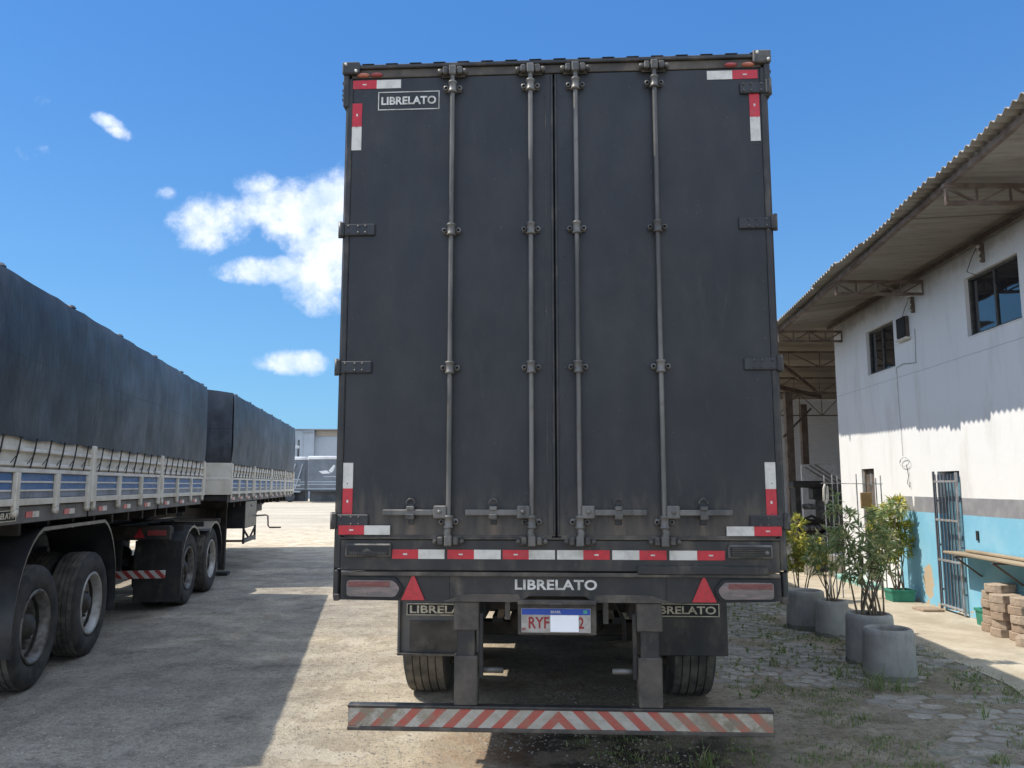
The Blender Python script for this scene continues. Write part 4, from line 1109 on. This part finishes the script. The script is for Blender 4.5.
def zeave(Y): return 4.83-.0245*(Y-6.07)
def roof():
    b = MB(); P = .12; n = 7
    def sheet(Ya, Yb, fx0, x1, z0, z1):
        steps = int((Yb-Ya)/P*n); K = 7; vs = []
        for i in range(steps+1):
            Y = Ya+(Yb-Ya)*i/steps; w = .019*math.cos(2*math.pi*(Y/P))
            jag = .05*(random.Random(int((Y+50)/1.05)).random()-.5)
            for q in range(K+1):
                f = (q/K)**1.7; X0 = fx0(Y)+jag; X = X0+(x1-X0)*f
                ze = zeave(Y); z = (ze+(4.83-ze)*min(1, (X-X0)/max(.1, wallx(Y)-.05-X0))) + w + .014*noise.noise(Vector((X*.6, Y*.5, 0))) + .010*(random.Random(int((Y+50)/1.05)).random())
                vs.append((X, Y, z))
        fs = [(i*(K+1)+j, i*(K+1)+j+1, (i+1)*(K+1)+j+1, (i+1)*(K+1)+j) for i in range(steps) for j in range(K)]
        b.add(vs, fs, 'roof_sheet', True)
        b.add([(x, y, z+.007) for x, y, z in vs], fs, 'roof_sheet', True)
        e = [(i*(K+1), (i+1)*(K+1)) for i in range(steps)]
        for i, j in e: b.add([vs[i], vs[j], (vs[j][0], vs[j][1], vs[j][2]+.007), (vs[i][0], vs[i][1], vs[i][2]+.007)], [(0, 1, 2, 3)], 'roof_sheet')
    sheet(-3, 15.6, lambda Y: 4.10+.084*(Y-6.07) - (.05 if 10.6 < Y < 11.9 else 0), 14.5, 4.82, 4.86)
    o = b.build('overhanging_roof', 'roof_sheet', OB, rec=False); 
    o.matrix_parent_inverse = OB_inv
    b2 = MB(); sav = b
    return o
bpy.context.view_layer.update()
OB_inv = OB.matrix_world.inverted()
roof()
# steel under the overhang: eave beam, wall beam, lattice trusses (children of the building, in world coordinates)
def world_child(m, name, mt, parent, inv, rec=True):
    o = m.build(name, mt, parent, rec); o.matrix_parent_inverse = inv; return o
ex = lambda Y: 4.10+.084*(Y-6.07)
k = MB()
k.bar((ex(-3)+.17, -3, zeave(-3)-.055), (ex(15.4)+.17, 15.4, zeave(15.4)-.055), .05, .055, 'rust'); world_child(k, 'eave_beam', 'rust_grey', OB, OB_inv)
k = MB(); k.bar((wallx(-3)-.06, -3, 4.72), (wallx(15.2)-.06, 15.2, 4.72), .04, .06, 'rust_grey'); world_child(k, 'wall_beam', 'rust_grey', OB, OB_inv)
def truss(Y, xa, xb, zt, zb, n, parent, inv, dz=0):
    k = MB(); k.bar((xa, Y, zt), (xb, Y, zt), .05, .04, 'rust'); k.bar((xa+.02, Y, zb), (xb, Y, zb), .05, .035, 'rust')
    k.bar((xa+.03, Y, zb), (xa+.03, Y, zt), .03, .03, 'rust')
    for i in range(n):
        x0 = xa+(xb-xa)*i/n; x1 = xa+(xb-xa)*(i+1)/n
        a, c = (zb, zt) if i % 2 else (zt, zb)
        k.bar((x0, Y, a), (x1, Y, c), .022, .022, 'rust'); k.bar((x1, Y, zb), (x1, Y, zt), .018, .018, 'rust')
    world_child(k, 'roof_truss', 'rust', parent, inv)
for Y in (.4, 4.0, 7.75, 11.25, 14.6): truss(Y, ex(Y)+.10, wallx(Y)-.02, zeave(Y)-.085, zeave(Y)-.265, 4, OB, OB_inv)

# ------------------------------------------------------------------ open shed behind
SH = thing('open_shed', 'open steel framed shed with lattice trusses beyond the white office block', 'building', (10, 22, 0))
bpy.context.view_layer.update(); SI = SH.matrix_world.inverted()
def shed():
    b = MB(); P = .177; n = 6; Ya, Yb = 15.62, 30; steps = int((Yb-Ya)/P*n); vs = []; K = 6
    for i in range(steps+1):
        Y = Ya+(Yb-Ya)*i/steps; w = .024*math.cos(2*math.pi*(Y/P))
        for q in range(K+1):
            X = 3.15+(20-3.15)*q/K; vs.append((X, Y, 4.86+w+.01*noise.noise(Vector((X, Y, 1)))))
    fs = [(i*(K+1)+j, i*(K+1)+j+1, (i+1)*(K+1)+j+1, (i+1)*(K+1)+j) for i in range(steps) for j in range(K)]
    b.add(vs, fs, 'roof_sheet', True); b.add([(x, y, z+.008) for x, y, z in vs], fs, 'roof_sheet', True)
    world_child(b, 'corrugated_roof', 'roof_sheet', SH, SI, False)
    b = MB(); b.box(3.6, 20, 29.0, 29.2, 0, 4.8, 'shed_wall'); world_child(b, 'back_wall', 'shed_wall', SH, SI)
    b = MB(); b.box(14.2, 14.4, 15.7, 28.98, 0, 4.8, 'shed_wall'); world_child(b, 'side_wall', 'shed_wall', SH, SI)
    for Y, zt, zb in ((18.0, 4.72, 4.38), (21.7, 4.62, 4.22), (25.2, 4.6, 3.9)):
        truss(Y, 3.5, 14, zt, zb, 15, SH, SI)
    for x, y in ((7.52, 21.7), (3.5, 21.7), (3.5, 18), (3.5, 25.2), (9.2, 25.2)):
        c = MB(); c.box(x-.10, x+.10, y-.09, y+.09, 0, 4.25, 'rust_grey', .01); c.box(x-.15, x+.15, y-.15, y+.15, .0, .02, 'rust_grey'); world_child(c, 'column', 'rust_grey', SH, SI)
    c = MB(); c.bar((6.3, 19.2, 4.1), (9.6, 24.8, 4.45), .06, .12, 'rust'); c.bar((5.6, 17.0, 4.45), (7.8, 20.5, 4.15), .05, .10, 'rust'); world_child(c, 'roof_brace', 'rust', SH, SI)
    c = MB(); c.bar((7.3, 21.5, 3.0), (9.0, 24.0, 4.0), .04, .04, 'rust_grey'); c.tube([(8.0, 23.2, 3.9), (8.0, 23.2, 3.35), (8.08, 23.2, 3.2), (8.0, 23.2, 3.12)], .02, 'strap', 6); world_child(c, 'hoist_hook', 'strap', SH, SI)
shed()
# white panel and machine in the shed
k = MB(); k.box(7.05, 8.35, 19.6, 19.66, .02, 2.22, 'white_plastic', .01); k.box(7.35, 8.2, 19.585, 19.598, .1, 1.75, 'machine_grey')
tag(k.build('door_panel'), 'tall pale door panel standing inside the dark shed', 'door panel')
k = MB()
for i in range(3): k.bar((7.05+.12*i, 19.35, 2.15+.03*i), (8.6+.04*i, 18.6, .95+.06*i), .03, .03, 'rust_grey')
tag(k.build('metal_rods', 'rust_grey'), 'bundle of slanting dark metal rods leaning across the pale door panel', 'rods')
M = thing('machine', 'greasy black workshop machine standing inside the shed beyond the shrubs', 'machine', (6.05, 16.6, 0), .2)
k = MB(); k.box(-.45, .5, -.3, .3, .10, .62, 'machine_black', .03); k.box(-.5, -.42, -.32, .32, 0, .7, 'machine_grey', .01); k.box(.46, .54, -.32, .32, 0, .7, 'machine_grey', .01)
k.build('frame', 'machine_black', M)
k = MB(); k.box(-.32, .30, -.22, .22, .62, 1.02, 'machine_black', .04)
for i in range(4): k.lathe([(0, -.33), (.055, -.33), (.06, -.22)], (-.22+.15*i, 0, .86), 'Y', 12, 'machine_grey')
k.tube([(-.3, -.26, 1.0), (-.1, -.32, 1.1), (.2, -.3, .95), (.4, -.25, .7)], .03, 'strap', 8)
k.build('engine_block', 'machine_black', M)
k = MB(); k.box(-.30, -.18, -.1, .1, 1.02, 1.70, 'machine_black', .01); k.box(-.34, .38, -.12, .12, 1.66, 1.80, 'machine_black', .02); k.box(.1, .34, -.1, .1, 1.42, 1.66, 'machine_black', .02); k.lathe([(0, 0), (.12, 0), (.14, .03), (.14, .10), (0, .12)], (.05, 0, 1.22), 'Z', 16, 'machine_grey')
k.build('press_arm', 'machine_black', M)
k = MB(); k.lathe([(.0, -.05), (.25, -.05), (.28, 0), (.25, .05), (0, .05)], (.30, -.36, .55), 'Y', 24, 'machine_grey'); k.build('flywheel', 'machine_grey', M)
for (x, y, r, h, lb) in ((5.75, 15.75, .13, .34, 'white paint bucket on the floor in front of the black machine, nearer the trailer'), (6.15, 15.5, .15, .42, 'larger pale drum on the floor right of the paint bucket, before the black machine')):
    k = MB(); k.lathe([(0, 0), (r*.88, 0), (r, h), (r+.008, h), (r+.008, h-.03)], (x, y, 0), 'Z', 20, 'white_plastic'); k.lathe([(0, h-.02), (r, h-.02)], (x, y, 0), 'Z', 20, 'machine_grey')
    tag(k.build('bucket'), lb, 'bucket')

# ------------------------------------------------------------------ thin rod fence with an ochre board
F = thing('rod_fence', 'low fence of thin upright steel rods behind the shrubs by the white wall', 'fence', (4.9, 12.4, 0))
for i, px in enumerate((4.76, 4.87, 4.96, 5.25, 5.36, 5.47, 5.55, 5.63)):
    x = px-4.9+.05; h = 1.86+random.uniform(-.05, .05); k = MB(); k.tube([(x, 0, .0), (x+random.uniform(-.01, .01), 0, h)], .009, 'grille_steel', 6); k.build('rod', 'grille_steel', F)
k = MB(); k.tube([(-.15, 0, 1.74), (.8, 0, 1.73)], .006, 'grille_steel', 5); k.tube([(-.15, 0, 1.08), (.8, 0, 1.07)], .006, 'grille_steel', 5); k.build('wire', 'grille_steel', F)
k = MB(); k.box(5.33, 5.50, 12.34, 12.37, 1.36, 1.60, 'ochre_board', .004)
tag(k.build('wooden_board'), 'small ochre board tied to the upright rods of the fence', 'board')
k = MB(); k.tube([(4.80, 12.37, 1.72), (4.77, 12.35, 1.66), (4.76, 12.34, 1.48), (4.79, 12.35, 1.42), (4.83, 12.36, 1.50), (4.83, 12.37, 1.70)], .018, 'white_tape', 6)
tag(k.build('rope'), 'short loop of pale rope hanging on the fence rod nearest the shed', 'rope')

# ------------------------------------------------------------------ planters
def ring(loc, r, h, label, group, taper=.02):
    o = thing('concrete_planter', label, 'planter', (loc[0], loc[1], 0), random.uniform(0, 6), group)
    k = MB(); k.lathe([(r+taper, -.02), (r+taper*.8, .05), (r, h-.05), (r-.006, h-.012), (r-.022, h), (r-.045, h), (r-.055, h-.02), (r-.055, h-.16)], (0, 0, 0), 'Z', 44, 'ring_concrete'); k.build('ring', 'ring_concrete', o)
    k = MB(); k.lathe([(0, h-.10), (r-.054, h-.12)], (0, 0, 0), 'Z', 24, 'soil'); k.build('soil', 'soil', o)
    return o
ring((3.56, 9.95), .215, .45, 'grey concrete ring planter nearest the black trailer, standing on the paving', 'concrete ring planters')
ring((3.68, 9.45), .175, .40, 'slim pale concrete planter with the low leafy shrub in it', 'concrete ring planters', .02)
ring((3.48, 8.02), .215, .475, 'grey concrete ring planter with the tall many stemmed shrub in it', 'concrete ring planters')
ring((3.39, 7.44), .215, .435, 'wide empty concrete ring in front of the other planters, half in sunlight', 'concrete ring planters', .012)

def leaf(b, p, d, L, w, m, droop=.25):
    d = d.normalized(); a = Vector((0, 0, 1)); s_ = d.cross(a)
    if s_.length < .1: s_ = Vector((1, 0, 0))
    s_ = (Matrix.Rotation(random.uniform(-.9, .9), 3, d) @ s_.normalized())
    n = s_.cross(d)
    p1 = p + d*L*.45 + Vector((0, 0, -droop*L*.12)); p2 = p + d*L + Vector((0, 0, -droop*L*.55))
    b.add([p, p1+s_*w/2+n*w*.15, p2, p1-s_*w/2+n*w*.15, p1], [(0, 1, 4), (1, 2, 4), (2, 3, 4), (3, 0, 4)], m)
def shrub(name, label, base, z0, stems, lobes, nleaf, L, w, mleaf, group=None, seed=1, cat='shrub'):
    """stems: list of (x,y offset at base); lobes: (dx,dy,z,r) clumps; leaves gather on twigs inside the lobes"""
    rnd = random.Random(seed); random.seed(seed)
    o = thing(name, label, cat, (base[0], base[1], z0), 0, group)
    st = MB(); lf = MB()
    tot = sum(l[3]**2 for l in lobes)
    for i, (dx, dy, zc, r) in enumerate(lobes):
        s0 = stems[i % len(stems)]
        a = Vector((s0[0], s0[1], 0)); c = Vector((dx, dy, zc-z0))
        m_ = a.lerp(c, .5) + Vector((rnd.uniform(-.05, .05), rnd.uniform(-.05, .05), .02))
        st.tube([a, a.lerp(m_, .5)+Vector((rnd.uniform(-.02, .02), 0, 0)), m_, c], .012, 'bark', 6, r2=.004)
        tw = max(4, int(nleaf*r*r/tot/13))
        for q in range(tw):
            while True:
                v = Vector((rnd.uniform(-1, 1), rnd.uniform(-1, 1), rnd.uniform(-1, 1)))
                if .25 < v.length < 1: break
            v.z *= .85
            tip = c + v*r; rt = c + v*r*.25
            st.tube([rt, (rt+tip)/2+Vector((0, 0, .01)), tip], .004, 'bark', 4, r2=.002, cap=False)
            for z in range(13):
                f = .35+.65*z/12; p = rt.lerp(tip, f)
                d = (v.normalized()*.6 + Vector((rnd.uniform(-1, 1), rnd.uniform(-1, 1), rnd.uniform(-.7, 1)))).normalized()
                leaf(lf, p, d, L*rnd.uniform(.6, 1.15), w*rnd.uniform(.7, 1.2), mleaf)
    st.build('stem', 'bark', o, rec=False); lf.build('foliage', mleaf, o, rec=False)
    return o
shrub('shrub', 'tall leafy green shrub growing in the concrete ring, with bare lower stems', (3.48, 8.02), .36,
      [(-.09, 0), (-.03, .05), (.03, -.03), (.09, .02), (.12, -.04)],
      [(-.16, .05, 1.14, .20), (-.05, -.05, 1.02, .20), (-.20, 0, 1.36, .17), (-.25, .05, 1.52, .12), (.05, .05, 1.22, .20), (.15, -.05, 1.06, .19), (.22, .05, 1.30, .16), (-.02, 0, .88, .17), (-.12, .08, .86, .13), (.16, 0, .90, .15), (.28, .08, 1.45, .12), (.36, .02, 1.52, .09), (.08, .1, 1.42, .12)],
      1250, .125, .023, 'leaf_green', 'shrubs beside the building', 3)
shrub('shrub', 'low bushy green shrub growing in the slim pale planter', (3.68, 9.45), .30, [(-.04, 0), (.03, .02), (0, -.03)],
      [(-.12, 0, .98, .17), (.05, .03, .92, .18), (.18, 0, 1.02, .16), (-.02, 0, 1.14, .15), (-.22, .02, .88, .12), (.10, .0, .78, .13), (-.10, 0, .78, .12)],
      700, .120, .024, 'leaf_green', 'shrubs beside the building', 5)
shrub('shrub', 'slender yellow green shrub growing in the green box against the blue wall', (5.72, 12.10), .16, [(-.06, 0), (.0, .02), (.06, -.02)],
      [(-.10, 0, .98, .24), (.0, .05, 1.22, .22), (-.2, 0, 1.30, .18), (.10, 0, .80, .20), (-.12, 0, .68, .16), (.06, 0, 1.45, .14), (-.30, -.02, 1.08, .16), (.14, .02, 1.1, .18)],
      1900, .12, .030, 'leaf_yellow', 'shrubs beside the building', 8)
shrub('shrub', 'small bright yellow green shrub half hidden behind the right edge of the black trailer', (4.28, 12.1), 0, [(-.05, 0), (.03, .02)],
      [(-.10, 0, .92, .26), (.10, .03, .72, .24), (-.12, 0, .60, .22), (.28, 0, .62, .15), (-.02, 0, 1.18, .15), (.34, 0, .86, .10)],
      1700, .10, .026, 'leaf_yellow', 'shrubs beside the building', 11)
random.seed(21)
def greenbox(x, y, w, d, h, rz, label, name='planter_box', soil=True):
    o = thing(name, label, 'planter', (x, y, 0), rz)
    k = MB(); t_ = .02; tp = 1.12
    def fr(z, s_, inn): return [(sx*(w/2*s_-inn), sy*(d/2*s_-inn), z) for sx, sy in ((-1, -1), (1, -1), (1, 1), (-1, 1))]
    rings = [fr(.0, 1, 0), fr(h-.03, tp, 0), fr(h-.03, tp, -.012), fr(h, tp, -.012), fr(h, tp, t_), fr(.06, 1, t_)]
    vs = [v for r_ in rings for v in r_]; fs = []
    for i in range(len(rings)-1):
        for q in range(4): fs.append((i*4+q, i*4+(q+1) % 4, (i+1)*4+(q+1) % 4, (i+1)*4+q))
    fs.append((20, 21, 22, 23)); k.add(vs, fs, 'green_plastic'); k.build('pot', 'green_plastic', o)
    if soil: k = MB(); k.box(-w/2+.005, w/2-.005, -d/2+.005, d/2-.005, h-.06, h-.04, 'soil'); k.build('soil', 'soil', o)
greenbox(5.72, 12.10, .30, .26, .19, -BA, 'shallow green plastic box planter at the foot of the blue wall')
greenbox(5.78, 10.0, .17, .17, .22, -BA, 'small empty green pot between the barred gate and the stacked blocks', 'plant_pot')

# stacked paver blocks beside the wall
def hexblock():
    k = MB(); P = []
    for a, b_ in ((-.13, -.05), (-.095, -.095), (.095, -.095), (.13, -.05), (.13, .05), (.095, .095), (-.095, .095), (-.13, .05)): P.append((a, b_))
    n = 8; zs = [(0, .97), (.006, 1), (.074, 1), (.08, .96)]; vs = []
    for z, s_ in zs: vs += [(a*s_*1.2, b_*s_*1.2, z*1.15) for a, b_ in P]
    fs = [tuple(range(n))[::-1], tuple(range(3*n, 4*n))]
    for i in range(3):
        for q in range(n): fs.append((i*n+q, i*n+(q+1) % n, (i+1)*n+(q+1) % n, (i+1)*n+q))
    k.add(vs, fs, 'paver_block'); return k.build('paver_block')
hb = hexblock()
ords = ['lowest', 'second', 'third', 'fourth', 'fifth', 'sixth']
first = True
cols = [('left column of the stack', 5.68, 9.62, 5, .1), ('middle column of the stack', 5.60, 9.32, 5, 0.), ('right column of the stack', 5.66, 9.04, 5, .1)]
for cn, x, y, n, rz in cols:
    for i in range(n):
        o = hb if first else hb.copy()
        if not first: COL.objects.link(o)
        first = False
        o.location = (x+random.uniform(-.02, .02), y+random.uniform(-.02, .02), .020+i*.0925); o.rotation_euler = (0, 0, rz+random.uniform(-.15, .15))
        tag(o, '%s brown concrete block in the %s by the blue wall' % ('topmost' if i == n-1 else ords[i], cn), 'block', 'stacked concrete blocks')
o = hb.copy(); COL.objects.link(o); o.location = (5.66, 9.50, .020+5*.0925); o.rotation_euler = (0, 0, .3); tag(o, 'single loose block lying across the top of the stack by the blue wall', 'block', 'stacked concrete blocks')
o = hb.copy(); COL.objects.link(o); o.location = (5.50, 8.78, .018); o.rotation_euler = (0, 0, .9); tag(o, 'lone brown block lying on the path in front of the stack', 'block', 'stacked concrete blocks')
k = MB(); k.box(5.52, 5.82, 11.05, 11.35, .0, .055, 'paver_block', .012); tag(k.build('door_slab'), 'low brown slab on the path left of the barred gate', 'slab')

SF = thing('wall_shelf', 'weathered wooden plank shelf on metal struts along the blue wall', 'shelf', (5.26+.0595*9.4, 9.4, .80), -BA)
k = MB(); k.box(-.30, -.02, -1.5, 1.15, .035, .065, 'wood', .006, rot=Matrix.Rotation(R(2), 3, 'Y')); k.build('plank', 'wood', SF)
k = MB(); k.box(-.12, -.03, -1.3, .95, .070, .100, 'wood', .006); k.build('batten', 'wood', SF)
for y in (-1.2, -.1, .8):
    k = MB(); k.bar((-.33, y, .03), (-.005, y, -.22), .02, .02, 'rust_grey'); k.bar((-.33, y, .02), (-.005, y, .02), .02, .02, 'rust_grey'); k.build('strut', 'rust_grey', SF)

# ------------------------------------------------------------------ far side of the yard
def far():
    o = thing('warehouse', 'long grey blue warehouse with beige top band at the far end of the yard', 'building', (-25, 104, 0), .05)
    k = MB(); k.box(-30, -.7, 0, 20, 0, 8.82, 'far_grey_light'); k.box(-.69, 30, .6, 20, 0, 8.80, 'far_grey_light')
    for i in range(33): k.box(-30+i*.87, -29.9+i*.87, -.06, 0, 0, 8.8, 'far_grey_light')
    k.build('wall', 'far_grey_light', o)
    k = MB(); k.box(-.6, 30, .45, .59, 8.1, 8.85, 'far_beige'); k.box(-2.2, -.7, -.15, -.07, 8.5, 8.85, 'far_grey'); k.build('parapet', 'far_beige', o)
    k = MB(); k.box(-30.2, 30.2, -.2, 20, 8.87, 8.98, 'far_grey'); k.build('roof', 'far_grey', o)
    # the parked trucks
    def ftruck(x, y, rz, lab, L, wm):
        t = thing('parked_truck', lab, 'truck', (x, y, 0), rz, 'trucks parked across the yard')
        k = MB(); k.box(0, L, 0, 2.5, 1.35, 4.3, 'far_tarp', .05); k.build('tarpaulin', 'far_tarp', t)
        k = MB(); k.box(-.03, L+.03, -.03, 2.53, 4.3, 4.62, 'far_white', .05); k.build('roof_cover', 'far_white', t)
        k = MB()
        for z in (1.30, 1.75, 2.0): k.box(0, L, -.06, -.01, z, z+.12, 'far_grey_light')
        k.box(0, L, -.05, 2.4, 1.1, 1.3, 'far_dark'); k.build('side_boards', 'far_grey_light', t)
        for i in range(3):
            k = MB(); k.lathe([(0, -.14), (.3, -.14), (.5, -.12), (.52, 0), (.5, .12), (0, .12)], (L-1.5-1.3*i, .2, .52), 'Y', 18, 'far_dark'); k.build('wheel', 'far_dark', t)
        k = MB(); k.box(.1, L-.1, .6, 1.9, .08, 1.1, 'far_dark');  # chassis, its dark block carried down to stand for the shade beneath
        for xx in (3.2, 5.6): k.box(xx, xx+.15, .2, .4, .0, 1.1, 'far_dark')
        k.build('chassis', 'far_dark', t)
        return t
    t = ftruck(-20.4, 80.5, 0, 'grey covered truck with a white emblem on its tarpaulin, across the yard', 13, 0)
    # emblem: two swept wings and a drop, and a line of tiny writing
    k = MB(); cx, cz = 2.35, 3.15
    k.prism([(cx-1.3, cz-.05), (cx-.5, cz+.05), (cx-.1, cz-.25), (cx-.9, cz-.30)], -.02, -.004, 'far_white')
    k.prism([(cx-.3, cz+.0), (cx+.2, cz+.62), (cx+.35, cz+.5), (cx+.15, cz-.05), (cx-.05, cz-.2)], -.02, -.004, 'far_white')
    k.prism([(cx+.45, cz-.15), (cx+.55, cz+.1), (cx+1.15, cz+.15), (cx+1.1, cz-.05), (cx+.7, cz-.02), (cx+.55, cz-.3)], -.02, -.004, 'far_grey_light')
    k.box(cx-.8, cx+.7, -.02, -.004, cz-.62, cz-.52, 'far_grey_light'); k.build('emblem', 'far_white', t)
    t2 = ftruck(-32.6, 82.5, 0, 'dark covered truck with ladder frame beside the truck with the emblem', 11.4, 0)
    k = MB()
    for i in range(4): k.bar((8.2+i*.75, -.1, 1.4), (8.9+i*.75, -.1, 3.9), .12, .12, 'far_grey_light')
    for z in (1.0, 1.6, 2.2): k.box(5.0, 11, -.14, -.06, z, z+.16, 'far_grey_light')
    k.box(4.8, 6.4, -.04, -.004, 2.9, 3.15, 'far_white'); k.box(4.8, 6.0, -.04, -.004, 2.55, 2.65, 'far_white')
    k.build('ladder_frame', 'far_grey_light', t2)
    for x, z, lb in ((-23.6, 6.9, 'floodlight pole in front of the far grey warehouse, taller of the two'), (-26.2, 5.9, 'shorter floodlight pole in front of the far grey warehouse')):
        p = thing('lamp_pole', lb, 'lamp pole', (x-.9, 92, 0), 0)
        k = MB(); k.tube([(0, 0, 0), (0, 0, z)], .16, 'far_dark', 8, r2=.12); k.build('pole', 'far_dark', p)
        k = MB(); k.box(-.9, .1, -.2, .2, z-1.0, z-.7, 'far_white', .03); k.build('lamp_head', 'far_white', p)
far()

# ------------------------------------------------------------------ grass, weeds and loose stones
def blades(b, x, y, n, h, sp, m='grass_blade', z0=0.):
    for _ in range(n):
        a = random.uniform(0, 6.283); r = random.uniform(0, sp); px, py = x+r*math.cos(a), y+r*math.sin(a)
        hh = h*random.uniform(.45, 1.1); w = random.uniform(.0015, .004)*(1+hh*3); ln = random.uniform(.4, 1.6)*hh
        a2 = random.uniform(0, 6.283); dx, dy = math.cos(a2), math.sin(a2)
        p0 = Vector((px, py, z0)); p1 = p0+Vector((dx*ln*.3, dy*ln*.3, hh*.6)); p2 = p0+Vector((dx*ln, dy*ln, hh))
        s_ = Vector((-dy, dx, 0))*w
        b.add([p0-s_, p0+s_, p1+s_*.8, p1-s_*.8, p2], [(0, 1, 2, 3), (3, 2, 4)], m)
random.seed(99)
def grass():
    b = MB()
    # in the paving joints and the rough ground right of the trailer
    c = 0
    while c < 4600:
        x = random.uniform(1.3, 4.6); y = random.uniform(5.0, 13.0)
        if x > 4.25+.09*(y-6): continue
        d = noise.noise(Vector((x*1.5, y*1.1, 7)))+.5*noise.noise(Vector((x*4, y*4, 2)))
        boost = .55 if (y > 9.3 and x < 3.4) else 0
        boost += .28 if (x > 2.9 and 7.0 < y < 9) else 0
        if d + boost < .16: continue
        c += 1
        blades(b, x, y, random.randint(4, 8), random.choice((.012, .018, .025, .035)), .07)
    # bottom of the picture below the striped bar
    for _ in range(360):
        x = random.uniform(.35, 2.9); y = random.uniform(4.9, 5.75)
        if noise.noise(Vector((x*1.9, y*1.9, 11))) < -.02: continue
        blades(b, x, y, random.randint(5, 9), random.choice((.012, .02, .035)), .06)
    for x, y, n, h in ((1.18, 5.15, 34, .15), (1.5, 5.2, 20, .08), (3.05, 7.0, 36, .20), (3.22, 6.95, 30, .16), (2.95, 7.45, 26, .15), (3.75, 7.0, 20, .12), (2.5, 7.9, 24, .12), (2.75, 8.4, 22, .12), (3.0, 5.2, 40, .09), (3.35, 5.5, 22, .08), (3.5, 6.2, 20, .1), (2.3, 6.3, 22, .05), (2.6, 6.15, 26, .06), (3.7, 8.9, 20, .13), (3.9, 5.9, 22, .10), (4.0, 5.3, 30, .1), (-.1, 5.25, 4, .03)):
        blades(b, x, y, n, h, .09)
    # broad-leaf weeds
    for _ in range(330):
        x = random.uniform(1.8, 4.2); y = random.choice((random.uniform(6.7, 9.2), random.uniform(9.2, 12.5)))
        if noise.noise(Vector((x*1.2, y*1.2, 21))) < .05 and random.random() < .7: continue
        for q in range(random.randint(5, 11)):
            d = Vector((random.uniform(-1, 1), random.uniform(-1, 1), random.uniform(.2, 1.2)))
            leaf(b, Vector((x, y, random.uniform(.0, .05))), d, random.uniform(.02, .06), random.uniform(.010, .022), 'grass_blade', .3)
    tag(b.build('grass', rec=False), 'short grass and weeds growing between the paving and rough soil', 'grass', kind='stuff')
grass()
def stones():
    b = MB()
    def pebble(x, y, s_, m):
        ph = random.uniform(0, 6); n = 5
        ring_ = [(x+s_*random.uniform(.7, 1.1)*math.cos(ph+k*2*math.pi/n), y+s_*random.uniform(.7, 1.1)*math.sin(ph+k*2*math.pi/n)) for k in range(n)]
        vs = [(a, c, -.003) for a, c in ring_] + [(x+(a-x)*.65, y+(c-y)*.65, s_*random.uniform(.2, .45)) for a, c in ring_]
        b.add(vs, [tuple(range(n, 2*n))] + [(k, (k+1) % n, n+(k+1) % n, n+k) for k in range(n)], m)
    c = 0
    while c < 20000:
        y = 4.6 + 13*random.random()**2.1; x = random.uniform(-.7*y-.6, .66*y)
        if x > 4.2+.09*(y-6): continue
        if noise.noise(Vector((x*.9, y*.9, 5))) + .35*random.random() < .0: continue
        c += 1; pebble(x, y, random.choice((.003, .004, .005, .007, .009, .012))*random.uniform(.8, 1.2), 'stone')
    tag(b.build('gravel', rec=False), 'loose gravel and small stones scattered over the dusty yard', 'gravel', kind='stuff')
stones()
